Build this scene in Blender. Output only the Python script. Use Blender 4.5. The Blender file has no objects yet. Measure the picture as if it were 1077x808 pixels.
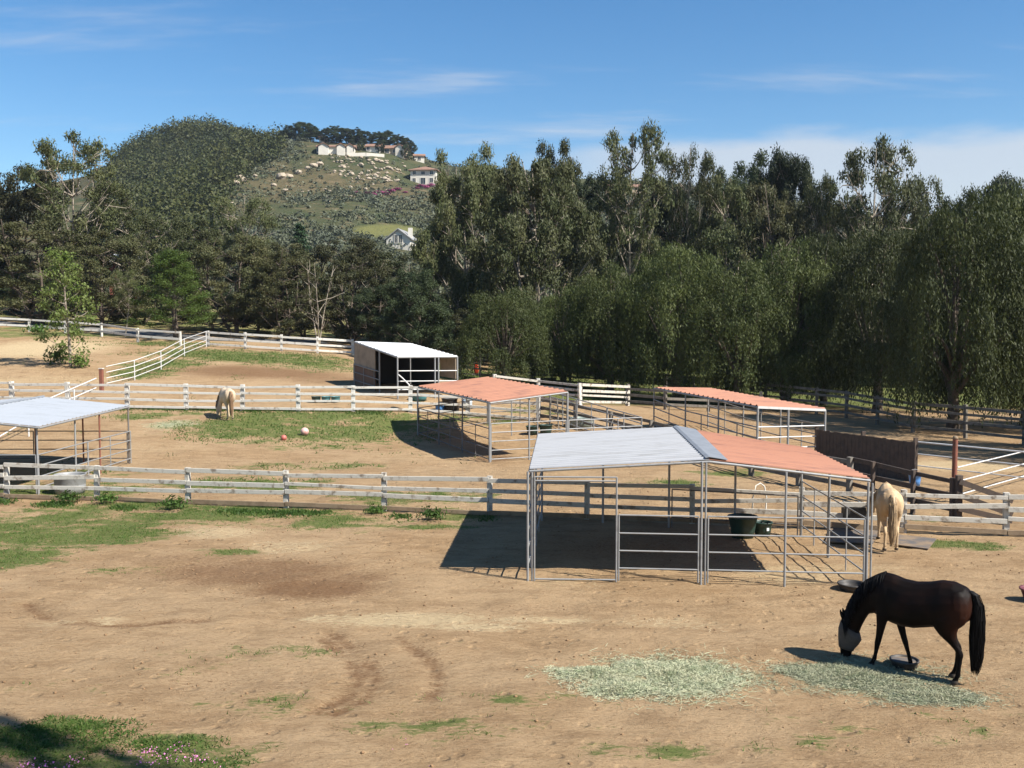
import bpy, math, random
import numpy as np
from mathutils import Vector, Matrix
random.seed(7)
RNG = np.random.default_rng(11)
C = bpy.context.scene.collection
scene = bpy.context.scene
rad = math.radians

# ------------------------------------------------------------------ camera
HC = 5.4
FOC = 1050.0
PITCH = math.atan(64.0 / FOC)
cam_d = bpy.data.cameras.new('camera')
cam = bpy.data.objects.new('camera', cam_d)
C.objects.link(cam)
cam.location = (0, 0, HC)
cam.rotation_euler = (math.pi / 2 - PITCH, 0, 0)
cam_d.sensor_width = 36
cam_d.lens = 36 * FOC / 1077.0
cam_d.clip_start = 0.1
cam_d.clip_end = 6000
scene.camera = cam
CP, SP = math.cos(PITCH), math.sin(PITCH)


def ray(px, py):
    u = (px - 538.5) / FOC
    v = (404.0 - py) / FOC
    return np.array([u, CP + v * SP, -SP + v * CP])


def at_z(px, py, z):
    r = ray(px, py)
    t = (z - HC) / r[2]
    return np.array([0, 0, HC]) + r * t


def at_d(px, py, d):
    r = ray(px, py)
    return np.array([0, 0, HC]) + r * (d / r[1])


# ------------------------------------------------------------------ terrain
_ctl = []
for x in (-45, -30, -15, 0, 15, 30, 45):
    for y in (-20, 0, 12, 22, 31):
        _ctl.append((x, y, 0.0))
for x, y in ((8, 38), (16, 38), (28, 40), (45, 45), (10, 46), (20, 50), (35, 60), (5, 44), (2, 40), (-4, 40), (-14.8, 38.5), (-21, 36), (-30, 37)):
    _ctl.append((x, y, 0.0))
for px, py, d in ((441, 457, 48.5), (238, 441, 48), (255, 432, 51), (420, 433, 50.5), (5, 428, 52), (-120, 425, 53), (418, 419, 53),
                  (373, 405, 58), (478, 412, 56), (218, 364.5, 75), (370, 373.5, 75), (0, 348, 80), (-120, 336, 82), (73, 386, 62), (145, 366, 72),
                  (160, 400, 58), (280, 393, 61), (540, 400, 74), (566, 442, 50), (612, 427, 61), (660, 426, 58), (700, 412, 74),
                  (860, 440, 56), (20, 392, 60), (1000, 405, 85)):
    p = at_d(px, py, d)
    _ctl.append((p[0], p[1], p[2]))
for x, y, z in ((-90, 110, 8.5), (-45, 110, 6.5), (0, 110, 3.5), (45, 110, 1.0), (95, 110, .4), (-120, 150, 11), (-50, 150, 9), (0, 150, 5),
                (60, 150, 2), (120, 150, 1), (-90, 70, 4.8), (-90, 40, 1.2), (90, 60, 0), (90, 20, 0), (-90, 10, 0)):
    _ctl.append((x, y, z))
_ctl = np.array(_ctl, float)


def _tps_fit(P, z, lam):
    n = len(P)
    r = np.linalg.norm(P[:, None] - P[None], axis=2)
    K = np.where(r > 1e-9, r * r * np.log(r + 1e-12), 0)
    A = np.zeros((n + 3, n + 3))
    A[:n, :n] = K + lam * np.eye(n)
    A[:n, n] = 1
    A[:n, n + 1:] = P
    A[n, :n] = 1
    A[n + 1:, :n] = P.T
    b = np.zeros(n + 3)
    b[:n] = z
    return np.linalg.solve(A, b)


_S = 20.0
_tps = _tps_fit(_ctl[:, :2] / _S, _ctl[:, 2], 0.02)


def H(x, y):
    x = np.atleast_1d(np.asarray(x, float))
    y = np.atleast_1d(np.asarray(y, float))
    xc = np.clip(x, -120, 120) / _S
    yc = np.clip(y, -20, 150) / _S
    P = _ctl[:, :2] / _S
    out = np.full(x.shape, _tps[-3]) + _tps[-2] * xc + _tps[-1] * yc
    for i in range(len(P)):
        r2 = (xc - P[i, 0]) ** 2 + (yc - P[i, 1]) ** 2
        out += _tps[i] * 0.5 * r2 * np.log(r2 + 1e-12)
    flat = np.clip((y - 24) / 8, 0, 1)
    return out * np.where(out > 0, 1, .6) * flat


def Hs(x, y):
    return float(H(x, y)[0])


def G(px, py):
    """where the line of sight through a photo pixel meets the ground"""
    r = ray(px, py)
    o = np.array([0, 0, HC])
    ts = np.linspace(8, 160, 1500)
    q = o[None] + r[None] * ts[:, None]
    below = q[:, 2] < H(q[:, 0], q[:, 1])
    if not below.any():
        return q[-1]
    i = int(np.argmax(below))
    a, b = ts[max(i - 1, 0)], ts[i]
    for _ in range(20):
        m = (a + b) / 2
        p = o + r * m
        if p[2] < Hs(p[0], p[1]):
            b = m
        else:
            a = m
    p = o + r * b
    p[2] = Hs(p[0], p[1])
    return p


def _hash(ix, iy, seed):
    h = (ix * 374761393 + iy * 668265263 + seed * 1442695041) & 0xffffffff
    h = ((h ^ (h >> 13)) * 1274126177) & 0xffffffff
    return ((h ^ (h >> 16)) & 0xffff) / 65535.0


def vnoise(x, y, seed=0):
    ix = np.floor(x).astype(np.int64)
    iy = np.floor(y).astype(np.int64)
    fx, fy = x - ix, y - iy
    fx = fx * fx * (3 - 2 * fx)
    fy = fy * fy * (3 - 2 * fy)
    a, b = _hash(ix, iy, seed), _hash(ix + 1, iy, seed)
    c, d = _hash(ix, iy + 1, seed), _hash(ix + 1, iy + 1, seed)
    return (a + (b - a) * fx) * (1 - fy) + (c + (d - c) * fx) * fy


def fbm(x, y, seed=0, oct=4):
    s = 0
    amp = .5
    for o in range(oct):
        s = s + amp * vnoise(x * 2 ** o, y * 2 ** o, seed + o)
        amp *= .5
    return s


# ------------------------------------------------------------------ object helpers
def tag(o, label=None, cat=None, group=None, kind=None):
    if label:
        o['label'] = label
    if cat:
        o['category'] = cat
    if group:
        o['group'] = group
    if kind:
        o['kind'] = kind
    return o


def thing(name, loc, label, cat, group=None):
    o = bpy.data.objects.new(name, None)
    C.objects.link(o)
    o.location = [float(v) for v in loc]
    o.empty_display_size = .2
    return tag(o, label, cat, group)


class MB:
    """collects shapes for ONE mesh object"""

    def __init__(self):
        self.v = []
        self.f = []
        self.n = 0
        self.sm = []

    def add(self, verts, faces, smooth=False):
        verts = [tuple(float(c) for c in p) for p in verts]
        self.v += verts
        self.f += [tuple(i + self.n for i in f) for f in faces]
        self.sm += [smooth] * len(faces)
        self.n += len(verts)
        return self

    def beam(self, a, b, w, h, up=(0, 0, 1), ch=0.0):
        """board from a to b, w across, h along up; chamfered when ch"""
        a, b = Vector(a), Vector(b)
        d = (b - a).normalized()
        up = Vector(up)
        s = d.cross(up)
        if s.length < 1e-5:
            s = d.cross(Vector((0, 1, 0)))
        s.normalize()
        u = s.cross(d).normalized()
        if ch > 0:
            pr = [(-w / 2 + ch, -h / 2), (w / 2 - ch, -h / 2), (w / 2, -h / 2 + ch), (w / 2, h / 2 - ch), (w / 2 - ch, h / 2), (-w / 2 + ch, h / 2), (-w / 2, h / 2 - ch), (-w / 2, -h / 2 + ch)]
        else:
            pr = [(-w / 2, -h / 2), (w / 2, -h / 2), (w / 2, h / 2), (-w / 2, h / 2)]
        n = len(pr)
        V = [a + s * p + u * q for p, q in pr] + [b + s * p + u * q for p, q in pr]
        F = [(i, (i + 1) % n, n + (i + 1) % n, n + i) for i in range(n)]
        F += [tuple(range(n))[::-1], tuple(range(n, 2 * n))]
        return self.add(V, F)

    def tube(self, pts, r, n=8, caps=True, smooth=True):
        pts = [Vector(p) for p in pts]
        if not hasattr(r, '__len__'):
            r = [r] * len(pts)
        V = []
        F = []
        ref = Vector((0, 0, 1))
        for i, p in enumerate(pts):
            if i == 0:
                d = pts[1] - p
            elif i == len(pts) - 1:
                d = p - pts[i - 1]
            else:
                d = pts[i + 1] - pts[i - 1]
            d.normalize()
            rr = ref if abs(d.dot(ref)) < .95 else Vector((1, 0, 0))
            s = d.cross(rr).normalized()
            u = s.cross(d)
            for k in range(n):
                a = 2 * math.pi * k / n
                V.append(p + (s * math.cos(a) + u * math.sin(a)) * r[i])
        for i in range(len(pts) - 1):
            for k in range(n):
                F.append((i * n + k, i * n + (k + 1) % n, (i + 1) * n + (k + 1) % n, (i + 1) * n + k))
        self.add(V, F, smooth)
        if caps:
            self.add(V[:n], [tuple(range(n))[::-1]])
            self.add(V[-n:], [tuple(range(n))])
        return self

    def lathe(self, prof, c, n=24, smooth=True, sx=1, sy=1):
        V = []
        F = []
        for r, z in prof:
            for k in range(n):
                a = 2 * math.pi * k / n
                V.append((c[0] + sx * r * math.cos(a), c[1] + sy * r * math.sin(a), c[2] + z))
        for i in range(len(prof) - 1):
            for k in range(n):
                F.append((i * n + k, i * n + (k + 1) % n, (i + 1) * n + (k + 1) % n, (i + 1) * n + k))
        return self.add(V, F, smooth)

    def loft(self, rings, smooth=True, caps=True):
        n = len(rings[0])
        V = [p for r in rings for p in r]
        F = []
        for i in range(len(rings) - 1):
            for k in range(n):
                F.append((i * n + k, i * n + (k + 1) % n, (i + 1) * n + (k + 1) % n, (i + 1) * n + k))
        if caps:
            F += [tuple(range(n))[::-1], tuple(range((len(rings) - 1) * n, len(rings) * n))]
        return self.add(V, F, smooth)

    def build(self, name, mat, parent=None, local=False):
        m = bpy.data.meshes.new(name)
        off = Vector((0, 0, 0))
        if parent is not None and not local:
            q = parent
            while q is not None:
                off += Vector(q.location)
                q = q.parent
        m.from_pydata([tuple(Vector(p) - off) for p in self.v], [], self.f)
        m.polygons.foreach_set('use_smooth', self.sm)
        m.materials.append(mat)
        m.update()
        o = bpy.data.objects.new(name, m)
        C.objects.link(o)
        o.parent = parent
        return o


def np_mesh(name, V, F, mats, smooth=False, attrs=None):
    """mesh from arrays of equal sized faces"""
    m = bpy.data.meshes.new(name)
    k = F.shape[1]
    m.vertices.add(len(V))
    m.vertices.foreach_set('co', np.ascontiguousarray(V, np.float32).ravel())
    m.loops.add(F.size)
    m.loops.foreach_set('vertex_index', np.ascontiguousarray(F, np.int32).ravel())
    m.polygons.add(len(F))
    m.polygons.foreach_set('loop_start', np.arange(0, F.size, k, dtype=np.int32))
    m.polygons.foreach_set('loop_total', np.full(len(F), k, np.int32))
    if smooth:
        m.polygons.foreach_set('use_smooth', np.ones(len(F), bool))
    for a, vals in (attrs or {}).items():
        at = m.attributes.new(a, 'FLOAT', 'POINT')
        at.data.foreach_set('value', np.ascontiguousarray(vals, np.float32))
    m.materials.append(mats)
    m.update(calc_edges=True)
    m.validate()
    return m


def link(name, mesh, parent=None):
    o = bpy.data.objects.new(name, mesh)
    C.objects.link(o)
    o.parent = parent
    return o


def copy_tree(o, parent=None):
    c = o.copy()
    C.objects.link(c)
    c.parent = parent
    for ch in list(o.children):
        copy_tree(ch, c)
    return c


# ------------------------------------------------------------------ materials
def nodes_of(name):
    m = bpy.data.materials.new(name)
    m.use_nodes = True
    nt = m.node_tree
    return m, nt, nt.nodes['Principled BSDF']


def N(nt, typ, **kw):
    n = nt.nodes.new(typ)
    for k, v in kw.items():
        if k in n.inputs:
            n.inputs[k].default_value = v
        else:
            setattr(n, k, v)
    return n


def mixc(nt, fac, a, b):
    n = nt.nodes.new('ShaderNodeMix')
    n.data_type = 'RGBA'
    for sock, val in ((n.inputs[0], fac), (n.inputs[6], a), (n.inputs[7], b)):
        if hasattr(val, 'is_linked'):
            nt.links.new(val, sock)
        elif isinstance(val, (tuple, list)):
            sock.default_value = tuple(val) + (1,) * (4 - len(val))
        else:
            sock.default_value = val
    return n.outputs[2]


def noise(nt, scale, detail=4, rough=.6, vec=None, coord='Object'):
    n = nt.nodes.new('ShaderNodeTexNoise')
    n.inputs['Scale'].default_value = scale
    n.inputs['Detail'].default_value = detail
    n.inputs['Roughness'].default_value = rough
    if vec is None:
        tc = nt.nodes.new('ShaderNodeTexCoord')
        vec = tc.outputs[coord]
    nt.links.new(vec, n.inputs['Vector'])
    return n.outputs['Fac']


def ramp(nt, val, lo, hi):
    n = nt.nodes.new('ShaderNodeMapRange')
    n.interpolation_type = 'SMOOTHSTEP'
    nt.links.new(val, n.inputs[0])
    n.inputs[1].default_value = lo
    n.inputs[2].default_value = hi
    return n.outputs[0]


def math_n(nt, op, a, b=None):
    n = nt.nodes.new('ShaderNodeMath')
    n.operation = op
    for s, v in ((n.inputs[0], a), (n.inputs[1], b)):
        if v is None:
            continue
        if hasattr(v, 'is_linked'):
            nt.links.new(v, s)
        else:
            s.default_value = v
    return n.outputs[0]


def simple(name, col, rough=.6, metal=0, col2=None, scale=6, lo=.4, hi=.7, bump=0, bscale=40, spec=.5, stretch=None):
    m, nt, b = nodes_of(name)
    vec = None
    if stretch:
        tc = nt.nodes.new('ShaderNodeTexCoord')
        mp = nt.nodes.new('ShaderNodeMapping')
        mp.inputs['Scale'].default_value = stretch
        nt.links.new(tc.outputs['Object'], mp.inputs[0])
        vec = mp.outputs[0]
    if col2:
        c = mixc(nt, ramp(nt, noise(nt, scale, 5, .65, vec), lo, hi), col, col2)
        nt.links.new(c, b.inputs['Base Color'])
    else:
        b.inputs['Base Color'].default_value = tuple(col) + (1,)
    b.inputs['Roughness'].default_value = rough
    b.inputs['Metallic'].default_value = metal
    b.inputs['Specular IOR Level'].default_value = spec
    if bump:
        bp = nt.nodes.new('ShaderNodeBump')
        bp.inputs['Strength'].default_value = bump
        bp.inputs['Distance'].default_value = .01
        nt.links.new(noise(nt, bscale, 4, .6, vec), bp.inputs['Height'])
        nt.links.new(bp.outputs[0], b.inputs['Normal'])
    return m


def leafy(name, c1, c2, c3, trans=.25, scale=.7):
    """leaf colour: three greens mixed by clump noise, by leaf and by tree"""
    m, nt, b = nodes_of(name)
    n1 = ramp(nt, noise(nt, scale, 3, .6), .38, .64)
    n2 = ramp(nt, noise(nt, 9.0, 2, .5), .5, .72)
    col = mixc(nt, n1, c1, c2)
    col = mixc(nt, n2, col, c3)
    oi = nt.nodes.new('ShaderNodeObjectInfo')
    hsv = nt.nodes.new('ShaderNodeHueSaturation')
    nt.links.new(col, hsv.inputs['Color'])
    mr = nt.nodes.new('ShaderNodeMapRange')
    nt.links.new(oi.outputs['Random'], mr.inputs[0])
    mr.inputs[3].default_value = .62
    mr.inputs[4].default_value = 1.22
    nt.links.new(mr.outputs[0], hsv.inputs['Value'])
    nt.links.new(hsv.outputs[0], b.inputs['Base Color'])
    b.inputs['Roughness'].default_value = .6
    b.inputs['Specular IOR Level'].default_value = .25
    if trans:
        tr = nt.nodes.new('ShaderNodeBsdfTranslucent')
        nt.links.new(hsv.outputs[0], tr.inputs['Color'])
        mx = nt.nodes.new('ShaderNodeMixShader')
        mx.inputs[0].default_value = trans
        nt.links.new(b.outputs[0], mx.inputs[1])
        nt.links.new(tr.outputs[0], mx.inputs[2])
        nt.links.new(mx.outputs[0], nt.nodes['Material Output'].inputs[0])
    return m


M = {}
M['steel'] = simple('galvanised_steel', (.27, .27, .265), .55, .25, (.18, .175, .165), 5, .5, .75)
M['rusty'] = simple('rusted_steel', (.22, .075, .045), .75, .1, (.13, .06, .04), 9)
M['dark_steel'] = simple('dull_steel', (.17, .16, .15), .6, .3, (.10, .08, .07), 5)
M['white_pipe'] = simple('white_painted_pipe', (.58, .57, .55), .45, 0, (.44, .42, .38), 4, .5, .8)
M['roof_white'] = simple('white_sheet_metal', (.315, .318, .325), .6, 0, (.22, .217, .21), 1.5, .46, .80, stretch=(.4, 2, 1))
M['roof_pale'] = simple('chalky_white_sheet_metal', (.66, .66, .645), .4, 0, (.58, .57, .55), 1.2, .45, .8)
M['roof_blue'] = simple('pale_blue_grey_sheet_metal', (.33, .35, .375), .6, 0, (.27, .285, .30), 1.2, .45, .8, stretch=(.4, 2, 1))
M['roof_red'] = simple('faded_red_sheet_metal', (.325, .145, .086), .7, 0, (.19, .085, .058), 1.5, .46, .78, stretch=(.4, 2, 1))
M['cap_blue'] = simple('blue_grey_ridge_metal', (.20, .215, .235), .6, .0, (.15, .162, .18), 3)
M['wood_white'] = simple('white_painted_wood', (.55, .525, .47), .8, 0, (.26, .21, .16), 3.6, .52, .70, bump=.5, bscale=18)
M['wood_grey'] = simple('weathered_pale_wood', (.47, .44, .38), .9, 0, (.20, .16, .12), 4.2, .5, .68, bump=.6, bscale=18)
M['wood_brown'] = simple('bare_brown_wood', (.24, .175, .11), .9, 0, (.16, .11, .065), 3, .4, .7, bump=.5, bscale=18)
M['wood_dark'] = simple('dark_stained_wood', (.085, .06, .045), .9, 0, (.05, .038, .03), 4, .4, .7, bump=.5, bscale=18)
M['wood_silver'] = simple('silvered_wood', (.18, .16, .132), .9, 0, (.10, .085, .068), 3.4, .4, .7, bump=.5, bscale=18)
M['plastic_green'] = simple('dark_green_plastic', (.012, .036, .027), .5, 0, (.02, .05, .04), 6)
M['plastic_black'] = simple('black_rubber', (.022, .021, .02), .6, 0, (.05, .042, .035), 8)
M['plastic_teal'] = simple('teal_plastic', (.05, .16, .17), .45)
M['plastic_blue'] = simple('blue_plastic', (.08, .24, .55), .4)
M['plastic_pale'] = simple('pale_blue_plastic', (.50, .60, .68), .4)
M['tub_grey'] = simple('grey_green_plastic', (.26, .30, .27), .5, 0, (.18, .22, .19), 5)
M['water'] = simple('still_water', (.02, .03, .03), .05)
M['maroon'] = simple('maroon_rubber', (.13, .03, .035), .5, 0, (.09, .025, .03), 6)
M['orange'] = simple('bright_orange_red_cloth', (.75, .07, .02), .8)
M['label_white'] = simple('white_sticker', (.7, .7, .68), .5)
M['tarp'] = simple('tan_board', (.30, .235, .17), .8, 0, (.22, .17, .12), 2)
M['panel_brown'] = simple('brown_kick_board', (.15, .085, .055), .8, 0, (.11, .065, .045), 2)
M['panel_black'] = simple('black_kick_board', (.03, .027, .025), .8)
M['ball_pink'] = simple('pale_pink_rubber', (.58, .37, .32), .5, 0, (.46, .22, .19), 3.2, .5, .62)
M['ball_red'] = simple('faded_red_rubber', (.46, .13, .10), .5, 0, (.38, .10, .08), 6)
M['asphalt'] = simple('grey_asphalt', (.16, .155, .145), .95, 0, (.12, .115, .11), 3)
M['mat'] = simple('dusty_rubber_mat', (.085, .078, .075), .9, 0, (.19, .135, .085), 2.2, .38, .62)
M['stucco'] = simple('white_stucco', (.60, .565, .49), .9, 0, (.53, .49, .42), .5)
M['stucco_tan'] = simple('tan_stucco', (.42, .32, .22), .9)
M['wall_red'] = simple('barn_red_boards', (.22, .05, .045), .85)
M['tile_red'] = simple('terracotta_tile', (.24, .135, .09), .9, 0, (.17, .10, .07), .7)
M['roof_grey'] = simple('grey_shingle', (.22, .22, .22), .9)
M['glass_dark'] = simple('dark_window_glass', (.02, .025, .03), .1)
M['boulder'] = simple('pale_granite', (.36, .30, .22), .95, 0, (.24, .19, .14), .9, .4, .7, bump=.6, bscale=3)
M['magenta'] = leafy('magenta_bracts', (.34, .05, .17), (.22, .03, .11), (.10, .08, .05), .2)
M['bark'] = simple('grey_brown_bark', (.11, .085, .062), .95, 0, (.055, .042, .032), 3, .4, .65, bump=.8, bscale=12)
M['bark_pale'] = simple('pale_peeling_bark', (.28, .24, .185), .9, 0, (.13, .095, .07), 1.6, .45, .65, bump=.5, bscale=10)
M['lf_euc'] = leafy('eucalyptus_leaf', (.058, .074, .024), (.086, .092, .034), (.130, .128, .062))
M['lf_brown'] = leafy('russet_eucalyptus_leaf', (.060, .064, .024), (.082, .076, .030), (.050, .066, .022))
M['lf_dark'] = leafy('dark_evergreen_leaf', (.028, .044, .018), (.044, .062, .022), (.072, .086, .038))
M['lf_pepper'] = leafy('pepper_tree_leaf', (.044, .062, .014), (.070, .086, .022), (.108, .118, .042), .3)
M['lf_shade'] = leafy('shade_painted_pepper_leaf', (.034, .045, .011), (.052, .064, .016), (.080, .086, .028), .25)  # same pepper leaf, shade painted into its colour for the right-hand trees
M['lf_pine'] = leafy('bright_pine_needle', (.080, .130, .022), (.11, .155, .032), (.055, .095, .020), .3)
M['lf_conifer'] = leafy('deep_conifer_needle', (.030, .062, .026), (.045, .085, .034), (.025, .045, .02), .15)
M['lf_syc'] = leafy('young_sycamore_leaf', (.13, .19, .035), (.21, .25, .08), (.09, .14, .025), .35)
M['lf_hill'] = leafy('hillside_wood_leaf', (.044, .057, .012), (.084, .087, .020), (.054, .064, .017), .15, scale=.12)
M['lf_scrub'] = leafy('grey_sage_scrub', (.075, .085, .055), (.10, .105, .06), (.052, .068, .038), .1, scale=.05)
M['weed'] = leafy('green_weed', (.055, .11, .018), (.085, .145, .028), (.04, .08, .018), .35, scale=2)
M['grass'] = leafy('short_green_grass', (.065, .125, .02), (.105, .155, .034), (.145, .16, .055), .3, scale=.5)
M['hay'] = leafy('pale_green_hay', (.47, .485, .32), (.52, .51, .34), (.37, .41, .25), .2, scale=3)
M['pinkflower'] = simple('pink_petal', (.62, .20, .44), .7)
M['soil'] = simple('dry_clod', (.24, .145, .072), .95, 0, (.16, .095, .048), 4)


# ------------------------------------------------------------------ ground
def ell(px, py, rx, ry, s=1.0, soft=.7):
    c = G(px, py)
    a = G(px, py - ry)
    b = G(px, py + ry)
    wy = max((a[1] - b[1]) / 2, .25)
    wx = rx * c[1] / FOC
    return (c[0], c[1], wx, wy, s, soft)


GRASS = [ell(*e) for e in (
    (60, 556, 120, 24, 1.0), (10, 580, 70, 18, .9), (205, 541, 130, 8, .95), (355, 548, 80, 9, .8), (430, 552, 60, 6, .75), (250, 582, 45, 4, .7), (130, 600, 50, 5, .5), (480, 543, 40, 5, .8),
    (310, 451, 120, 14, 1.0), (400, 443, 50, 10, 1.0), (240, 456, 45, 8, .8), (320, 468, 80, 6, .6), (345, 437, 130, 4, 1.0), (430, 446, 40, 8, .8),
    (270, 375, 110, 6, 1.0), (165, 386, 40, 9, 1.0), (340, 385, 50, 6, .7), (205, 371, 35, 5, 1.0), (145, 394, 30, 5, .9),
    (430, 524, 90, 6, .75), (250, 508, 80, 7, .75), (60, 515, 110, 7, .9), (320, 490, 70, 5, .6), (500, 524, 30, 5, .8), (150, 438, 35, 4, .6), (300, 512, 60, 5, .6), (90, 497, 50, 4, .4),
    (50, 780, 120, 20, 1.0), (180, 782, 60, 9, .95), (120, 802, 150, 5, .6), (250, 790, 50, 10, .4), (80, 762, 60, 8, .8),
    (1000, 768, 110, 18, .5), (880, 774, 100, 18, .42), (780, 768, 100, 18, .42), (690, 776, 100, 16, .38), (500, 765, 110, 14, .34), (400, 735, 80, 14, .34), (200, 692, 120, 14, .36), (560, 735, 70, 10, .34), (300, 740, 90, 12, .34), (120, 720, 90, 12, .4),
    (1005, 573, 55, 6, .95), (705, 508, 35, 4, .8), (770, 498, 40, 4, .8), (990, 545, 40, 4, .7),
    (490, 396, 60, 9, 1.0), (560, 405, 50, 6, .8), (570, 432, 40, 5, .7), (395, 538, 12, 3, 1.0), (120, 532, 90, 4, 1.0), (230, 534, 90, 3, 1.0),
    (1010, 405, 110, 22, 1.0), (930, 400, 60, 16, 1.0), (60, 350, 90, 4, .8), (180, 362, 60, 4, .7), (20, 352, 40, 4, .8), (520, 443, 25, 4, .7), (480, 440, 30, 4, .8), (460, 535, 40, 4, .6))]
DAMP = [ell(*e) for e in (
    (270, 602, 120, 16, .8), (330, 618, 80, 12, .9), (200, 590, 80, 8, .5), (375, 607, 40, 8, .7), (270, 391, 100, 7, .9), (340, 398, 60, 6, .7), (30, 640, 60, 12, .3), (560, 640, 60, 5, .35),
    (690, 575, 120, 16, .5), (520, 482, 25, 4, .7), (240, 720, 200, 12, .3), (900, 640, 60, 8, .25), (985, 555, 60, 5, .5), (650, 460, 60, 10, .4), (750, 440, 60, 10, .5), (420, 710, 30, 24, .3))]
PALE = [ell(*e) for e in (
    (430, 652, 90, 9, .9), (340, 650, 40, 5, .7), (500, 660, 60, 5, .8), (570, 652, 70, 5, .7), (700, 655, 80, 8, .5), (830, 603, 70, 12, .6), (115, 652, 20, 2, .7), (60, 655, 30, 2, .5),
    (50, 366, 70, 11, .9), (60, 400, 120, 6, .5), (300, 575, 60, 8, .6), (230, 560, 50, 8, .7), (420, 480, 80, 8, .4), (170, 470, 60, 10, .4), (900, 598, 80, 8, .5), (900, 660, 60, 8, .4), (1000, 640, 70, 10, .4), (600, 615, 70, 6, .4), (1010, 490, 70, 7, .8), (330, 690, 60, 10, .3))]
HAY = [ell(*e) for e in ((700, 712, 75, 20, .9), (612, 708, 40, 6, .6), (905, 714, 80, 17, .9), (985, 735, 60, 8, .6), (180, 447, 26, 5, .9), (660, 730, 40, 6, .5), (880, 600, 40, 10, .35), (830, 725, 40, 6, .5))]


def field(lst, x, y):
    out = np.zeros_like(x)
    for cx, cy, wx, wy, s, soft in lst:
        r = np.sqrt(((x - cx) / wx) ** 2 + ((y - cy) / wy) ** 2)
        out = np.maximum(out, s * np.clip((1.45 - r) / .9, 0, 1))
    return out


def axis(parts):
    out = []
    for a, b, st in parts:
        out.append(np.arange(a, b, st))
    return np.concatenate(out + [[parts[-1][1]]])


gx = axis([(-3000, -400, 260), (-400, -120, 28), (-120, -48, 2.0), (-48, -22, .5), (-22, 20, .12), (20, 48, .5), (48, 120, 2.0), (120, 400, 28), (400, 3000, 260)])
gy = axis([(-400, -20, 40), (-20, 9, 1.0), (9, 34, .12), (34, 66, .25), (66, 110, .8), (110, 170, 4), (170, 400, 30), (400, 4000, 300)])
XX, YY = np.meshgrid(gx, gy)
x, y = XX.ravel(), YY.ravel()
near = np.clip((70 - np.hypot(x, y)) / 40, 0, 1)
bumps = (fbm(x * .9, y * .9, 3) - .47) * .10 + (fbm(x * 3.1, y * 3.1, 9, 3) - .44) * .05 + (vnoise(x * 7, y * 7, 5) - .5) * .014
z = H(x, y) + bumps * near
grass = field(GRASS, x, y)
far_g = np.clip((y - 80) / 12, 0, 1)
grass = np.clip(grass + (grass > .03) * ((fbm(x * .8, y * 1.3, 131) - .47) * 1.5 + (fbm(x * 2.6, y * 4.0, 137, 3) - .44) * .9), 0, 1)
grass = np.maximum(grass, far_g * .75)
grass = np.maximum(grass, np.clip((y - 57) / 9, 0, 1) * np.clip((x + 6) / 8, 0, 1) * .9)
damp = field(DAMP, x, y)
damp = np.maximum(damp, np.clip((y - 56) / 8, 0, 1) * np.clip((x + 8) / 10, 0, 1) * .9)  # under the trees: leaf litter, with tree shade painted into the ground colour
pale = field(PALE, x, y)
hay = field(HAY, x, y)
# curved wheel tracks
trk = np.zeros_like(x)
for pts in (((350, 665), (385, 690), (398, 712), (385, 735), (350, 750)), ((340, 672), (368, 692), (378, 712), (366, 732), (335, 748)), ((420, 672), (452, 692), (462, 712), (452, 735)),
            ((28, 632), (40, 645), (70, 655), (130, 657), (220, 652))):
    w = np.array([G(*p)[:2] for p in pts])
    for a, b in zip(w[:-1], w[1:]):
        ab = b - a
        t = np.clip(((x - a[0]) * ab[0] + (y - a[1]) * ab[1]) / (ab @ ab), 0, 1)
        dd = np.hypot(x - a[0] - t * ab[0], y - a[1] - t * ab[1])
        trk = np.maximum(trk, np.clip(1 - dd / .28, 0, 1))
trk *= np.clip(.35 + vnoise(x * 3, y * 9, 33) * .9, .3, 1)
damp = np.maximum(damp, trk * 1.0)
z -= trk * .05
nx, ny = len(gx), len(gy)
idx = np.arange(nx * ny).reshape(ny, nx)
F = np.stack([idx[:-1, :-1], idx[:-1, 1:], idx[1:, 1:], idx[1:, :-1]], -1).reshape(-1, 4)

m, nt, b = nodes_of('paddock_dirt')


def attr(nt, n):
    a = nt.nodes.new('ShaderNodeAttribute')
    a.attribute_name = n
    return a.outputs['Fac']


tc = nt.nodes.new('ShaderNodeTexCoord').outputs['Object']
st = nt.nodes.new('ShaderNodeMapping')
st.inputs['Scale'].default_value = (.55, 1.3, 1)
st.inputs['Rotation'].default_value = (0, 0, .12)
nt.links.new(tc, st.inputs[0])
stv = st.outputs[0]
n_big = noise(nt, .28, 4, .6, tc)
n_mid = noise(nt, 1.7, 6, .7, stv)
n_fine = noise(nt, 11, 5, .75, stv)
n_grit = noise(nt, 60, 3, .7, tc)
n_spk = noise(nt, 26, 5, .8, stv)
col = mixc(nt, ramp(nt, n_big, .35, .68), (.36, .25, .142), (.295, .193, .102))
col = mixc(nt, math_n(nt, 'MULTIPLY', ramp(nt, n_mid, .46, .66), .6), col, (.40, .275, .155))
col = mixc(nt, math_n(nt, 'MULTIPLY', ramp(nt, n_mid, .52, .36), .5), col, (.215, .134, .071))
col = mixc(nt, math_n(nt, 'MULTIPLY', ramp(nt, n_fine, .54, .68), .38), col, (.145, .088, .045))
col = mixc(nt, math_n(nt, 'MULTIPLY', ramp(nt, n_fine, .47, .33), .34), col, (.46, .33, .195))
col = mixc(nt, math_n(nt, 'MULTIPLY', ramp(nt, n_spk, .54, .66), .68), col, (.12, .07, .036))
col = mixc(nt, math_n(nt, 'MULTIPLY', ramp(nt, n_spk, .46, .35), .55), col, (.40, .29, .175))
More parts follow.
